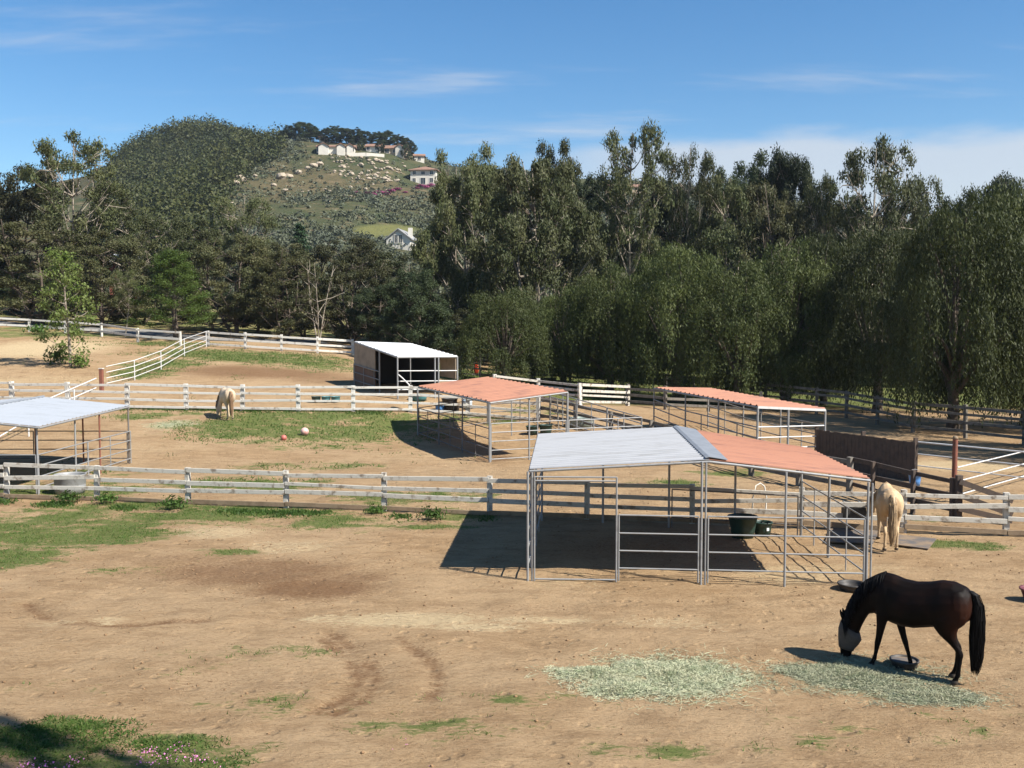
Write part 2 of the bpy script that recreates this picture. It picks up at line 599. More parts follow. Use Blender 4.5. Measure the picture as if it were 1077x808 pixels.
dsum = math_n(nt, 'ADD', attr(nt, 'damp'), math_n(nt, 'ADD', math_n(nt, 'MULTIPLY', math_n(nt, 'SUBTRACT', n_mid, .5), 1.3), math_n(nt, 'MULTIPLY', math_n(nt, 'SUBTRACT', n_spk, .5), 2.2)))  # damp also carries the tree shade painted under the trees
damp_shade_m = math_n(nt, 'MULTIPLY', ramp(nt, dsum, .25, 1.0), .74)
col = mixc(nt, damp_shade_m, col, (.125, .06, .028))
palem = math_n(nt, 'MULTIPLY', ramp(nt, math_n(nt, 'ADD', attr(nt, 'pale'), math_n(nt, 'MULTIPLY', math_n(nt, 'SUBTRACT', n_fine, .5), 2.6)), .36, .9), .85)
col = mixc(nt, palem, col, (.47, .365, .215))
haym = math_n(nt, 'MULTIPLY', ramp(nt, math_n(nt, 'ADD', attr(nt, 'hay'), math_n(nt, 'MULTIPLY', math_n(nt, 'SUBTRACT', n_fine, .5), 1.6)), .35, .95), .7)
col = mixc(nt, haym, col, (.33, .32, .19))
gsum = math_n(nt, 'ADD', attr(nt, 'grass'), math_n(nt, 'ADD', math_n(nt, 'MULTIPLY', math_n(nt, 'SUBTRACT', n_mid, .5), 2.3), math_n(nt, 'MULTIPLY', math_n(nt, 'SUBTRACT', n_fine, .5), 2.0)))
gm = math_n(nt, 'MULTIPLY', ramp(nt, gsum, .42, .82), .9)
gcol = mixc(nt, ramp(nt, n_fine, .35, .65), (.060, .105, .021), (.125, .14, .045))
col = mixc(nt, gm, col, gcol)
nt.links.new(col, b.inputs['Base Color'])
b.inputs['Roughness'].default_value = 1
b.inputs['Specular IOR Level'].default_value = .1
bp = nt.nodes.new('ShaderNodeBump')
bp.inputs['Strength'].default_value = 1.0
bp.inputs['Distance'].default_value = .07
vor = nt.nodes.new('ShaderNodeTexVoronoi')
vor.inputs['Scale'].default_value = 2.6
nt.links.new(tc, vor.inputs['Vector'])
hoofs = math_n(nt, 'MULTIPLY', math_n(nt, 'MULTIPLY', ramp(nt, vor.outputs['Distance'], .12, .26), ramp(nt, n_big, .35, .55)), .5)
hs = math_n(nt, 'ADD', math_n(nt, 'MULTIPLY', n_mid, .6), math_n(nt, 'ADD', math_n(nt, 'ADD', math_n(nt, 'MULTIPLY', n_spk, .45), math_n(nt, 'MULTIPLY', n_fine, .8)), math_n(nt, 'MULTIPLY', n_grit, .18)))
hs = math_n(nt, 'ADD', hs, hoofs)
nt.links.new(hs, bp.inputs['Height'])
nt.links.new(bp.outputs[0], b.inputs['Normal'])
M['ground'] = m
gmsh = np_mesh('ground', np.stack([x, y, z], -1), F, m, True, {'grass': grass, 'damp': damp, 'pale': pale, 'hay': hay})  # damp: damp ground plus painted tree shade
tag(link('ground', gmsh), kind='structure')

# grey lane behind the far left fence
lane = MB()
lp = [G(-60, 341), G(40, 347.5), G(110, 352), G(150, 355), G(185, 358), G(210, 360), G(300, 362.5), G(360, 364)]
V = []
for i, p in enumerate(lp):
    q = lp[min(i + 1, len(lp) - 1)]
    o = lp[max(i - 1, 0)]
    d = np.array([q[0] - o[0], q[1] - o[1]])
    d = d / np.linalg.norm(d)
    nrm = np.array([-d[1], d[0]])
    for s in (1.5, 4.6):
        e = np.array(p[:2]) + nrm * s
        V.append((e[0], e[1], Hs(e[0], e[1]) + .05))
lane.add(V, [(2 * i, 2 * i + 2, 2 * i + 3, 2 * i + 1) for i in range(len(lp) - 1)])
tag(lane.build('path', M['asphalt']), kind='structure')

# ------------------------------------------------------------------ hills
HA = np.array([(-400, 330), (-200, 290), (-60, 250), (40, 205), (110, 177), (130, 166), (160, 148), (190, 133), (225, 129), (245, 132), (262, 143), (290, 162), (330, 190), (400, 235), (520, 300), (700, 335)], float)
HA[4:13, 1] += np.array([12, 14, 15, 14, 13, 12, 9, 3, 0])
HB = np.array([(-200, 335), (60, 320), (150, 270), (200, 215), (240, 175), (262, 158), (290, 157), (318, 152), (340, 153), (400, 155), (425, 160), (445, 169), (480, 179), (540, 186), (620, 192), (700, 196), (780, 206), (860, 222), (960, 236), (1077, 250), (1300, 290), (1600, 325)], float)
DA, DB = 520.0, 430.0


def crest(tab, D, x):
    px = 538.5 + x / D * FOC
    py = np.interp(px, tab[:, 0], tab[:, 1])
    return HC + (340 - py) * D / FOC


def prof(y, d0, d1):
    t = np.clip((y - d0) / (d1 - d0), 0, 1)
    up = t ** 1.35
    up = np.where(t > .85, .85 ** 1.35 + (1 - .85 ** 1.35) * np.sin(np.clip((t - .85) / .15, 0, 1) * math.pi / 2), up)
    dn = 1 - .5 * np.clip((y - d1) / 400, 0, 1.6) ** 1.3
    return np.where(y < d1, up, dn)


def HILL(x, y):
    x = np.asarray(x, float)
    y = np.asarray(y, float)
    a = crest(HA, DA, x) * prof(y, 190, DA)
    bb = crest(HB, DB, x) * prof(y, 130, DB)
    w = 6.0
    mx = np.maximum(a, bb)
    s = mx + w * np.log(np.exp((a - mx) / w) + np.exp((bb - mx) / w))
    rough = (fbm(x * .02, y * .02, 77) - .47) * 9 * np.clip((y - 170) / 120, 0, 1) * np.clip((DB + 10 - y) / 60 + .3, .3, 1)
    return s + rough


hx = np.arange(-420, 560, 5.0)
hy = np.concatenate([np.arange(128, 600, 4.0), np.arange(600, 1000, 25.0)])
XX, YY = np.meshgrid(hx, hy)
x, y = XX.ravel(), YY.ravel()
z = np.maximum(HILL(x, y), -4)
z[y < 132] -= 12
idx = np.arange(x.size).reshape(len(hy), len(hx))
F = np.stack([idx[:-1, :-1], idx[:-1, 1:], idx[1:, 1:], idx[1:, :-1]], -1).reshape(-1, 4)
m, nt, b = nodes_of('scrub_hillside')
tc = nt.nodes.new('ShaderNodeTexCoord').outputs['Object']
nb = noise(nt, .018, 5, .65, tc)
nf = noise(nt, .14, 6, .7, tc)
col = mixc(nt, ramp(nt, nb, .4, .62), (.055, .060, .030), (.088, .074, .040))
col = mixc(nt, ramp(nt, nf, .52, .7), col, (.15, .115, .068))
col = mixc(nt, ramp(nt, nf, .48, .34), col, (.036, .05, .024))
col = mixc(nt, ramp(nt, attr(nt, 'lawn'), .3, .7), col, (.12, .12, .045))
col = mixc(nt, ramp(nt, attr(nt, 'wood'), .3, .7), col, (.045, .055, .03))
nt.links.new(col, b.inputs['Base Color'])
b.inputs['Roughness'].default_value = 1
b.inputs['Specular IOR Level'].default_value = .05
bp = nt.nodes.new('ShaderNodeBump')
bp.inputs['Distance'].default_value = 1.5
nt.links.new(nf, bp.inputs['Height'])
nt.links.new(bp.outputs[0], b.inputs['Normal'])


def GH(px, py):
    r = ray(px, py)
    ts = np.linspace(135, 900, 4000)
    q = np.array([0, 0, HC])[None] + r[None] * ts[:, None]
    below = q[:, 2] < HILL(q[:, 0], q[:, 1])
    i = int(np.argmax(below)) if below.any() else None
    return None if i is None else q[i]


def topix(x, y, z):
    dz = z - HC
    dep = y * CP - dz * SP
    return 538.5 + FOC * x / dep, 404 - FOC * (y * SP + dz * CP) / dep


WOODPOLY = np.array([(100, 300), (118, 168), (132, 158), (160, 140), (195, 126), (230, 122), (250, 126), (268, 142), (292, 148), (300, 158), (282, 172), (262, 178), (250, 195), (235, 215), (228, 240), (235, 275), (200, 300)], float)


def inpoly(px, py, P):
    ins = np.zeros(np.shape(px), bool)
    j = len(P) - 1
    for i in range(len(P)):
        c = ((P[i, 1] > py) != (P[j, 1] > py)) & (px < (P[j, 0] - P[i, 0]) * (py - P[i, 1]) / (P[j, 1] - P[i, 1] + 1e-9) + P[i, 0])
        ins ^= c
        j = i
    return ins


px_, py_ = topix(x, y, z)
woodm = inpoly(px_, py_, WOODPOLY).astype(float)
lawnm = np.exp(-(((px_ - 405) / 45) ** 2 + ((py_ - 243) / 9) ** 2) * 1.2)
hm = np_mesh('hill', np.stack([x, y, z], -1), F, m, True, {'wood': woodm, 'lawn': lawnm})
tag(link('hill', hm), kind='structure')


# ------------------------------------------------------------------ foliage arrays
def rand_unit(n):
    v = RNG.normal(size=(n, 3))
    return v / np.linalg.norm(v, axis=1, keepdims=True)


def leaves_arr(c, size, aspect=.45, down=0.0, jitter=.35):
    """rhombus leaf sprays about the points c; columns 3..5, when given, are the way each spray faces"""
    n = len(c)
    nr = c[:, 3:6] if c.shape[1] == 6 else None
    c = c[:, :3]
    u = rand_unit(n)
    u[:, 2] -= down
    u /= np.linalg.norm(u, axis=1, keepdims=True)
    w = np.cross(u, rand_unit(n) if nr is None else nr + .75 * rand_unit(n))
    w /= np.linalg.norm(w, axis=1, keepdims=True) + 1e-9
    s = size * (1 + jitter * RNG.normal(size=(n, 1))).clip(.35, 2)
    a = c - u * s * .5
    d = c + u * s * .5
    l = c + w * s * aspect * .5 + u * s * .08
    r = c - w * s * aspect * .5 + u * s * .08
    V = np.stack([a, l, d, r], 1).reshape(-1, 3)
    F = np.arange(4 * n).reshape(n, 4)
    return V, F


def blob_pts(c, r, n, shell=.45, flat=1.0):
    v = rand_unit(n)
    q = (shell + (1 - shell) * RNG.random((n, 1))) * (.85 + .3 * RNG.random((n, 1)))
    p = np.asarray(c)[None] + v * q * np.asarray(r)[None] * np.array([1, 1, flat])[None]
    return np.concatenate([p, v + np.array([0, 0, .35])[None]], 1)


# far wood and scrub on the hills (masses nobody could count)
def scatter_clumps(name, n_try, accept, size, leaves, lsize, mat, hfac=1.0):
    xs = RNG.uniform(-360, 220, n_try)
    ys = RNG.uniform(165, 560, n_try)
    zs = HILL(xs, ys)
    px, py = topix(xs, ys, zs)
    k = accept(xs, ys, zs, px, py)
    xs, ys, zs = xs[k], ys[k], zs[k]
    cs = []
    for X, Y, Z in zip(xs, ys, zs):
        s = size * (.45 + 1.05 * RNG.random() ** 1.6)
        p = blob_pts((X, Y, Z + s * .55 * hfac), (s, s, s * .8 * hfac), leaves, .8)
        p[:, 2] = np.maximum(p[:, 2], Z - .1)
        cs.append(p)
    c = np.concatenate(cs)
    V, F = leaves_arr(c, lsize, .7)
    o = link(name, np_mesh(name, V, F, mat))
    return tag(o, kind='stuff')


o = scatter_clumps('wood', 26000, lambda x, y, z, px, py: inpoly(px, py, WOODPOLY) & (RNG.random(len(x)) < .8), 3.6, 120, .85, M['lf_hill'], 1.25)
tag(o, 'dark green wood covering the domed hilltop', 'wood')
o = scatter_clumps('scrub', 75000, lambda x, y, z, px, py: (~inpoly(px, py, WOODPOLY)) & (px > 100) & (px < 900) & (np.exp(-(((px - 405) / 40) ** 2 + ((py - 243) / 8) ** 2)) < .4) &
                   (RNG.random(len(x)) < np.clip((fbm(x * .03, y * .03, 21) - .36) * 4.2, .12, .9)) & ((py > 162) | (px < 330)), 1.35, 22, .7, M['lf_scrub'], .8)
tag(o, 'grey green scrub on the rocky hillside below the ridge houses', 'scrub')

# boulders on the hillside
bm0 = None


def boulder_mesh(seed):
    r = np.random.default_rng(seed)
    import bmesh
    bm = bmesh.new()
    bmesh.ops.create_icosphere(bm, subdivisions=2, radius=1)
    for v in bm.verts:
        v.co *= 1 + .28 * (r.random() - .5)
        v.co.z *= .72
    for _ in range(5):
        nrm = Vector(r.normal(size=3)).normalized()
        for v in bm.verts:
            d = v.co.dot(nrm) - .72
            if d > 0:
                v.co -= nrm * d
    me = bpy.data.meshes.new('boulder')
    bm.to_mesh(me)
    bm.free()
    me.materials.append(M['boulder'])
    return me


bms = [boulder_mesh(s) for s in range(4)]
BOUL = [(238, 199, 2.6), (246, 194, 3.2), (252, 191, 3.4), (262, 176, 2.2), (296, 188, 3.2), (303, 187, 2.6), (314, 183, 2.2), (330, 176, 2.8), (336, 174, 2.6), (324, 178, 2.0), (206, 216, 2.6), (218, 213, 1.8), (244, 216, 1.6),
        (268, 186, 1.6), (288, 196, 1.6), (300, 201, 1.4)]
for _ in range(110):
    u, v = RNG.random(), RNG.random()
    BOUL.append((352 + 68 * u + RNG.normal() * 4, 166 + 24 * v + (6 * u - 3), .5 + .8 * RNG.random() ** 2))
for _ in range(22):
    BOUL.append((300 + 120 * RNG.random(), 190 + 26 * RNG.random(), .4 + .5 * RNG.random()))
for i, (px, py, s) in enumerate(BOUL):
    p = GH(px, py)
    if p is None or py < 160:
        continue
    o = link('boulder', bms[i % 4])
    o.location = (p[0], p[1], HILL(p[0], p[1]) + s * .2)
    s *= .62 if i < 16 else .85
    o.scale = (s * (1 + .4 * RNG.random()), s, s * (.7 + .4 * RNG.random()))
    o.rotation_euler = (0, 0, RNG.random() * 6)
    if i < 16:
        lab = 'large pale boulder in the outcrop at the edge of the wood on the hill'
    elif i < 126:
        lab = 'pale boulder among many on the slope below the ridge houses'
    else:
        lab = 'small pale boulder lying lower down in the hillside scrub'
    tag(o, lab, 'boulder', 'boulders on the hillside')


# ------------------------------------------------------------------ trees
def curve_pts(a, b, sag, n=5, jit=.0):
    a, b = np.array(a, float), np.array(b, float)
    out = []
    off = RNG.normal(size=3) * jit
    for i in range(n + 1):
        t = i / n
        p = a + (b - a) * t
        p[2] += sag * math.sin(math.pi * t)
        p += off * math.sin(math.pi * t)
        out.append(p)
    return out


def make_tree(kind, seed):
    """returns (trunk mesh, crown mesh); nominal height 10, crown radius about 3 to 4"""
    global RNG
    keep = RNG
    RNG = np.random.default_rng(seed)
    tb = MB()
    cl = []
    h = 10.0
    R = RNG.random
    bark = M['bark']
    if kind in ('euc', 'brown', 'sparse', 'dark', 'big'):
        ncl = {'euc': 34, 'brown': 36, 'sparse': 30, 'dark': 36, 'big': 56}[kind]
        nst = {'euc': 2, 'brown': 3, 'sparse': 1, 'dark': 1, 'big': 4}[kind]
        low = {'euc': .22, 'brown': .12, 'sparse': .45, 'dark': .16, 'big': .14}[kind]
        if kind in ('euc', 'sparse', 'big'):
            bark = M['bark_pale']
        stems = []
        for s in range(nst):
            a0 = 2 * math.pi * (s + R()) / nst
            sp = 0 if nst == 1 else .9 + .9 * R()
            top = np.array([math.cos(a0) * sp * 1.3, math.sin(a0) * sp * 1.3, h * (.86 + .08 * R())])
            base = np.array([math.cos(a0) * .12 * (nst > 1), math.sin(a0) * .12 * (nst > 1), -.3])
            pts = curve_pts(base, top, 0, 7, .5)
            tb.tube(pts, [max(.035, ({'sparse': .13}.get(kind, .2) if nst == 1 else .14) * (1 - i / 7.6)) for i in range(8)], 7)
            stems.append(pts)
        for i in range(ncl):
            t = low + (.95 - low) * ((i + .5) / ncl) ** .9
            env = {'euc': 3.5, 'brown': 3.9, 'sparse': 2.5, 'dark': 3.6, 'big': 5.2}[kind]
            wid = env * (math.sin(math.pi * min(1, .22 + .78 * (t - low) / (1 - low))) ** .7 * .85 + .18)
            if kind == 'sparse':
                t = low + (.93 - low) * ((i + .5) / ncl) ** .8
                wid = 2.9 * math.sqrt(max(.04, 1 - ((t - .74) / .34) ** 2))
            a = i * 2.399 + R() * .8
            rr = wid * (.35 + .65 * R() ** .5)
            c = np.array([math.cos(a) * rr, math.sin(a) * rr, h * t * .96 + (R() - .5) * .7])
            st_ = stems[i % nst]
            k = min(range(8), key=lambda q: abs(st_[q][2] - max(.12 * h, c[2] - .55 * rr - .6)))
            tb.tube(curve_pts(st_[k], c, -.15 * rr, 4, .18), ([.05, .04, .03, .02, .01] if kind == 'sparse' else [.07, .055, .042, .03, .015]), 5, False)
            for _ in range(3):
                e = c + rand_unit(1)[0] * np.array([1, 1, .8]) * (.7 + .5 * R())
                tb.tube(curve_pts(c - (c - st_[k]) * .25, e, 0, 2, .1), [.03, .02, .008], 4, False)
            rad_ = {'euc': 1.0, 'brown': 1.05, 'sparse': 1.0, 'dark': 1.15, 'big': 1.2}[kind] * (.65 + .7 * R())
            nl = int({'euc': 640, 'brown': 700, 'sparse': 330, 'dark': 1000, 'big': 760}[kind] * rad_ ** 1.6 / 1.0)
            for _ in range(3):
                cc = c + rand_unit(1)[0] * rad_ * .65
                p = blob_pts(cc, (rad_ * .62, rad_ * .62, rad_ * (.45 if kind != 'dark' else .5)), nl // 2, .25)
                cl.append(p)
        c = np.concatenate(cl)
        V, F = leaves_arr(c, {'sparse': .165, 'dark': .165}.get(kind, .17), .42, {'dark': .2}.get(kind, .75))
        mat = {'euc': 'lf_euc', 'brown': 'lf_brown', 'sparse': 'lf_euc', 'dark': 'lf_dark', 'big': 'lf_euc'}[kind]
    elif kind in ('pepper', 'shade'):
        tops = []
        nb = 17
        for i in range(nb):
            a = i * 2.4 + R() * .9
            rr = 3.7 * math.sqrt((i + .3) / nb) * (.85 + .3 * R())
            c = np.array([math.cos(a) * rr, math.sin(a) * rr, 9.4 - .33 * rr ** 2 - R() * 1.5])
            c[2] = max(c[2], 3.8 + R())
            tb.tube(curve_pts((0, 0, 1.2 + R()), c, .6, 5, .25), [.17, .13, .1, .07, .045, .02], 6, False)
            tops.append(c)
        tb.tube([(0, 0, -.3), (.06, .04, .6), (-.05, .05, 1.4), (0, 0, 2.4)], [.42, .33, .28, .2], 9)
        lumps = list(tops)
        for i in range(7):
            lumps.append(np.array([RNG.normal() * 1.3, RNG.normal() * 1.3, 1.7 + 2.2 * R()]))
        for i in range(30):
            hf = .06 + .86 * (i + .5) / 30
            a = i * 2.399 + R() * .7
            rr = 3.9 * math.sqrt(max(.05, 1 - hf ** 2.2)) * (.72 + .42 * R())
            lumps.append(np.array([math.cos(a) * rr, math.sin(a) * rr, 1.6 + 7.6 * hf]))
        for c in lumps:
            big = .6 + .75 * R()
            for _ in range(int(26 * big)):
                s = c + rand_unit(1)[0] * np.array([1.15, 1.15, .55]) * big * (.35 + .65 * R())
                L = (.7 + 2.3 * R() ** 1.5) * (.8 + .3 * big)
                L = max(.4, min(L, s[2] - .3 - .9 * R()))
                k = max(7, int(L * 17))
                t = np.linspace(0, 1, k)[:, None]
                out = np.array([s[0], s[1], 0]) / (math.hypot(s[0], s[1]) + .3) * .55
                p = s[None] + out[None] * np.sqrt(t) + np.array([0, 0, -L])[None] * t
                p += RNG.normal(size=p.shape) * np.array([.1, .1, .07])
                nv = (s - c) * np.array([1, 1, .6]) / big + np.array([s[0], s[1], 0]) * .12 + np.array([0, 0, .45])
                cl.append(np.concatenate([p, np.repeat(nv[None], len(p), 0)], 1))
            cl.append(blob_pts(c, (1.05 * big, 1.05 * big, .6 * big), int(330 * big ** 2), .3))
        V, F = leaves_arr(np.concatenate(cl), .17, .3, 1.2)
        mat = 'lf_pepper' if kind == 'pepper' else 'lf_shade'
    elif kind == 'pine':
        tb.tube([(0, 0, -.3), (.05, 0, 3), (0, .1, 6), (0, 0, 9.3)], [.25, .2, .13, .03], 8)
        for i in range(46):
            t = .12 + .86 * (i + .5) / 46
            a = i * 2.399
            rr = (1 - t) ** .6 * 3.5 * (.6 + .45 * R()) + .25
            c = np.array([math.cos(a) * rr, math.sin(a) * rr, h * t + .25 * rr])
            tb.tube(curve_pts((0, 0, h * t - .4), c, -.2, 3), [.06, .045, .03, .012], 4, False)
            for f in (.55, .85, 1.0):
                q = np.array([0, 0, h * t - .1]) * (1 - f) + c * f
                cl.append(blob_pts(q, (.75, .75, .5), 200, .2))
        V, F = leaves_arr(np.concatenate(cl), .17, .3, -.4)
        mat = 'lf_pine'
    elif kind == 'conifer':
        tb.tube([(0, 0, -.3), (0, 0, 5), (0, 0, 9.8)], [.2, .12, .02], 8)
        for i in range(60):
            t = .1 + .88 * i / 60
            a = i * 2.399
            rr = (1 - t) * 2.8 + .2
            c = np.array([math.cos(a) * rr, math.sin(a) * rr, h * t - .12 * rr])
            tb.tube([(0, 0, h * t), c], [.05, .015], 4, False)
            for f in (.35, .6, .8, 1.0):
                cl.append(blob_pts(np.array([0, 0, h * t]) * (1 - f) + c * f, (.4, .4, .16), 40, .2))
        V, F = leaves_arr(np.concatenate(cl), .25, .35, .2)
        mat = 'lf_conifer'
    elif kind == 'syc':
        bark = M['bark_pale']
        tb.tube([(0, 0, -.3), (.08, 0, 2.5), (-.05, .1, 5.5), (.1, 0, 9.3)], [.16, .13, .09, .02], 7)
        for i in range(26):
            t = .1 + .88 * (i + .5) / 26
            a = i * 2.399
            rr = 2.9 * (math.sin(math.pi * min(.97, .2 + .75 * t)) ** .8) * (.45 + .6 * R())
            c = np.array([math.cos(a) * rr, math.sin(a) * rr, h * t + .2])
            tb.tube(curve_pts((0, 0, h * t - .8 if t > .2 else h * t), c, -.15, 3, .1), [.05, .035, .025, .01], 4, False)
            nn = 170 if t > .25 else 60
            cl.append(blob_pts(c, (.95, .95, .65), nn, .15))
            cl.append(blob_pts(c * np.array([.5, .5, 1]), (.8, .8, .6), nn // 3, .1))
        V, F = leaves_arr(np.concatenate(cl), .2, .7, .2)
        mat = 'lf_syc'
    elif kind == 'bare':
        bark = M['bark_pale']
        for s in range(3):
            a0 = s * 2.1 + R()
            top = np.array([math.cos(a0) * (1.2 + R()), math.sin(a0) * 1.4, 8.5 + R()])
            pts = curve_pts((0, 0, -.3), top, .1, 7, .5)
            tb.tube(pts, [.085 * (1 - i / 7.8) + .01 for i in range(8)], 6)
            for j in range(9):
                k = 2 + j % 5
                e = pts[k] + np.array([RNG.normal() * 1.1, RNG.normal() * 1.1, .9 + R()])
                tb.tube(curve_pts(pts[k], e, 0, 3, .15), [.05, .035, .02, .008], 4, False)
                cl.append(blob_pts(e, (.7, .7, .6), 34, .1))
        V, F = leaves_arr(np.concatenate(cl), .26, .4, .5)
        mat = 'lf_brown'
    RNG = keep
    crown = np_mesh('crown', V, F, M[mat])
    trunk = bpy.data.meshes.new('trunk')
    trunk.from_pydata(tb.v, [], tb.f)
    trunk.polygons.foreach_set('use_smooth', tb.sm)
    trunk.materials.append(bark)
    trunk.update()
    return trunk, crown


PROTO = {}
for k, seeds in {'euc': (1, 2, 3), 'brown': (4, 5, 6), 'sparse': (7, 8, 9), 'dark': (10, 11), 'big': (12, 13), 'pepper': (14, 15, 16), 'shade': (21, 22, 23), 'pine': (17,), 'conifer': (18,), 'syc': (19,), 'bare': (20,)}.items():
    PROTO[k] = []
    for s in seeds:
        t, c = make_tree(k, s)
        co = np.zeros(len(c.vertices) * 3, np.float32)
        c.vertices.foreach_get('co', co)
        co = co.reshape(-1, 3)
        PROTO[k].append((t, c, float(np.percentile(co[:, 2], 99.7)), float(np.percentile(np.hypot(co[:, 0], co[:, 1]), 97))))
_ti = {}
TNAME = {'euc': 'eucalyptus_tree', 'brown': 'eucalyptus_tree', 'sparse': 'eucalyptus_tree', 'dark': 'evergreen_tree', 'big': 'eucalyptus_tree', 'pepper': 'pepper_tree', 'shade': 'pepper_tree', 'pine': 'pine_tree', 'conifer': 'conifer_tree', 'syc': 'sycamore_tree', 'bare': 'bare_tree'}


def tree(kind, px, d, top, wpx, label, base=None):
    if base is not None:
        p = G(px, base)
        d = p[1]
    x = at_d(px, 340, d)[0]
    zb = Hs(x, d)
    ztop = at_d(px, top, d)[2]
    i = _ti.get(kind, 0)
    _ti[kind] = i + 1
    t, c, th, tr = PROTO[kind][i % len(PROTO[kind])]
    sz = (ztop - zb) / th
    sx = wpx * d / FOC / 2 / tr
    e = thing(TNAME[kind], (x, d, zb), label, 'tree', 'trees beyond the paddocks')
    q_ = .86 + .28 * random.random()
    e.scale = (sx * q_, sx / q_, sz)
    e.rotation_euler = (random.uniform(-.05, .05), random.uniform(-.05, .05), random.random() * 6.28)
    link('trunk', t, e)
    link('crown', c, e)
    return e


TREES = [
    # left, back
    ('sparse', 80, 95, 142, 100, 'tallest tree at left, open eucalyptus rising above the dark mass against the sky'),
    ('brown', 18, 100, 176, 120, 'brownish eucalyptus at the left edge reaching up into the sky'),
    ('brown', -45, 98, 180, 130, 'brownish eucalyptus cut by the left edge of the photo'),
    ('euc', 122, 104, 198, 90, 'eucalyptus just right of the tall open tree, in front of the wooded hill'),
    ('euc', 168, 112, 222, 80, 'olive eucalyptus under the left flank of the wooded hill'),
    ('euc', 212, 108, 232, 90, 'olive eucalyptus below the middle of the wooded hill'),
    ('sparse', 255, 112, 204, 60, 'thin open eucalyptus standing before the rocky hillside, right of the wood'),
    ('brown', 292, 106, 256, 95, 'russet eucalyptus between the thin open tree and the conifer'),
    ('conifer', 322, 118, 236, 48, 'deep green pointed conifer below the rocky hillside'),
    ('brown', 365, 110, 250, 100, 'russet eucalyptus to the left of the white gabled house'),
    ('euc', 408, 104, 266, 80, 'olive eucalyptus just under the white gabled house'),
    # left, front
    ('brown', 40, 86, 232, 130, 'dark brownish tree behind the far fence near the left edge'),
    ('brown', 108, 88, 246, 110, 'dark brownish tree around the red house'),
    ('sparse', 131, 80, 284, 36, 'slim white trunked tree beside the red house'),
    ('pine', 185, 80, 264, 92, 'bright green bushy pine behind the far fence'),
    ('brown', 248, 86, 248, 100, 'brownish tree right of the bright green pine'),
    ('brown', 300, 84, 262, 90, 'brownish tree behind the far fence, left of the pale bare trunks'),
    ('bare', 335, 80, 268, 70, 'thin leaved tree with bare pale trunks behind the far fence'),
    ('brown', 372, 84, 268, 90, 'brownish tree behind the white roofed shed'),
    ('dark', 436, 74, 284, 84, 'dense dark green tree just right of the white roofed shed'),
    ('dark', 400, 80, 300, 66, 'low dark tree directly above the white shed roof'),
    # centre
    ('big', 486, 90, 158, 118, 'leftmost tall eucalyptus of the central mass, beside the stucco mansion'),
    ('big', 560, 82, 172, 150, 'broad eucalyptus with pale forking trunks in the central mass'),
    ('euc', 520, 98, 176, 100, 'eucalyptus filling the gap between the two broad central trees'),
    ('euc', 577, 96, 150, 78, 'tall eucalyptus tip rising from the central mass against the cloud'),
    ('dark', 612, 106, 186, 80, 'dark tree right of the central eucalyptus mass'),
    ('euc', 640, 102, 188, 66, 'olive tree under the very tall open eucalyptus at the centre'),
    ('sparse', 668, 98, 136, 74, 'tallest tree of the skyline right of centre, open eucalyptus with narrow crown'),
    ('dark', 700, 108, 192, 90, 'dark tree between the two open eucalyptus tops right of centre'),
    ('sparse', 726, 100, 156, 62, 'open eucalyptus top next right of the tallest skyline tree'),
    ('euc', 755, 98, 184, 84, 'grey green tree before the dark round crowns on the skyline'),
    ('dark', 788, 106, 168, 84, 'left one of the two dark round crowns on the right skyline'),
    ('dark', 838, 104, 161, 78, 'right one of the two dark round crowns on the right skyline'),
    ('brown', 815, 96, 192, 90, 'brownish tree below the two dark round crowns'),
    ('sparse', 862, 98, 186, 50, 'thin tree between the dark round crowns and the open white limbed tree'),
    ('sparse', 912, 94, 146, 92, 'open white limbed eucalyptus tallest on the right skyline'),
    ('sparse', 955, 97, 182, 66, 'low open eucalyptus just right of the tallest one on the right'),
    ('euc', 893, 104, 208, 90, 'olive tree under the tallest tree on the right skyline'),
    ('dark', 985, 106, 206, 90, 'dark tree in the low dip of the right skyline'),
    ('dark', 1056, 100, 185, 90, 'dark round crown on the skyline at the right edge'),
    ('euc', 1020, 92, 210, 90, 'olive tree left of the dark round crown at the right edge'),
    # front pepper trees
    ('pepper', 532, 68, 306, 100, 'small light green weeping tree behind the white shed and middle red roof'),
    ('pepper', 592, 72, 304, 108, 'weeping tree second in the row, above the middle red roof'),
    ('pepper', 642, 70, 280, 126, 'weeping tree in the row left of the back red roof'),
    ('pepper', 712, 67, 260, 150, 'weeping tree above the left end of the back red roof'),
    ('pepper', 776, 63, 280, 132, 'broad weeping tree above the middle of the back red roof'),
    ('pepper', 826, 64, 256, 132, 'weeping tree above the right end of the back red roof'),
    ('shade', 868, 66, 248, 120, 'drooping tree with shade painted in, between the lighter weeping trees and the board fence'),
    ('shade', 924, 60, 236, 150, 'weeping tree with shade painted into its leaves above the brown board fence'),
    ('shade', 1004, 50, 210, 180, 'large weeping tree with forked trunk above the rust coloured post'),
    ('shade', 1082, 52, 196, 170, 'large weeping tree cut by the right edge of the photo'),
]
UNDER = [(450, 84, 330), (486, 80, 322), (520, 86, 312), (556, 84, 318), (600, 82, 312), (640, 84, 300), (676, 82, 306), (716, 80, 300), (752, 82, 296), (790, 78, 304), (828, 80, 300), (862, 76, 306), (900, 82, 312), (948, 84, 316),
         (985, 86, 322), (1028, 88, 318), (1066, 86, 310), (225, 92, 305), (270, 92, 300), (150, 94, 300), (60, 96, 290), (10, 96, 285), (320, 92, 305), (372, 90, 312), (412, 88, 306)]
for t in TREES:
    tree(*t)
for i, (px, d, top) in enumerate(UNDER):
    tree(('dark', 'brown', 'euc')[i % 3], px, d, top, 86, 'low dark tree of the understorey filling the gaps between the taller trunks')
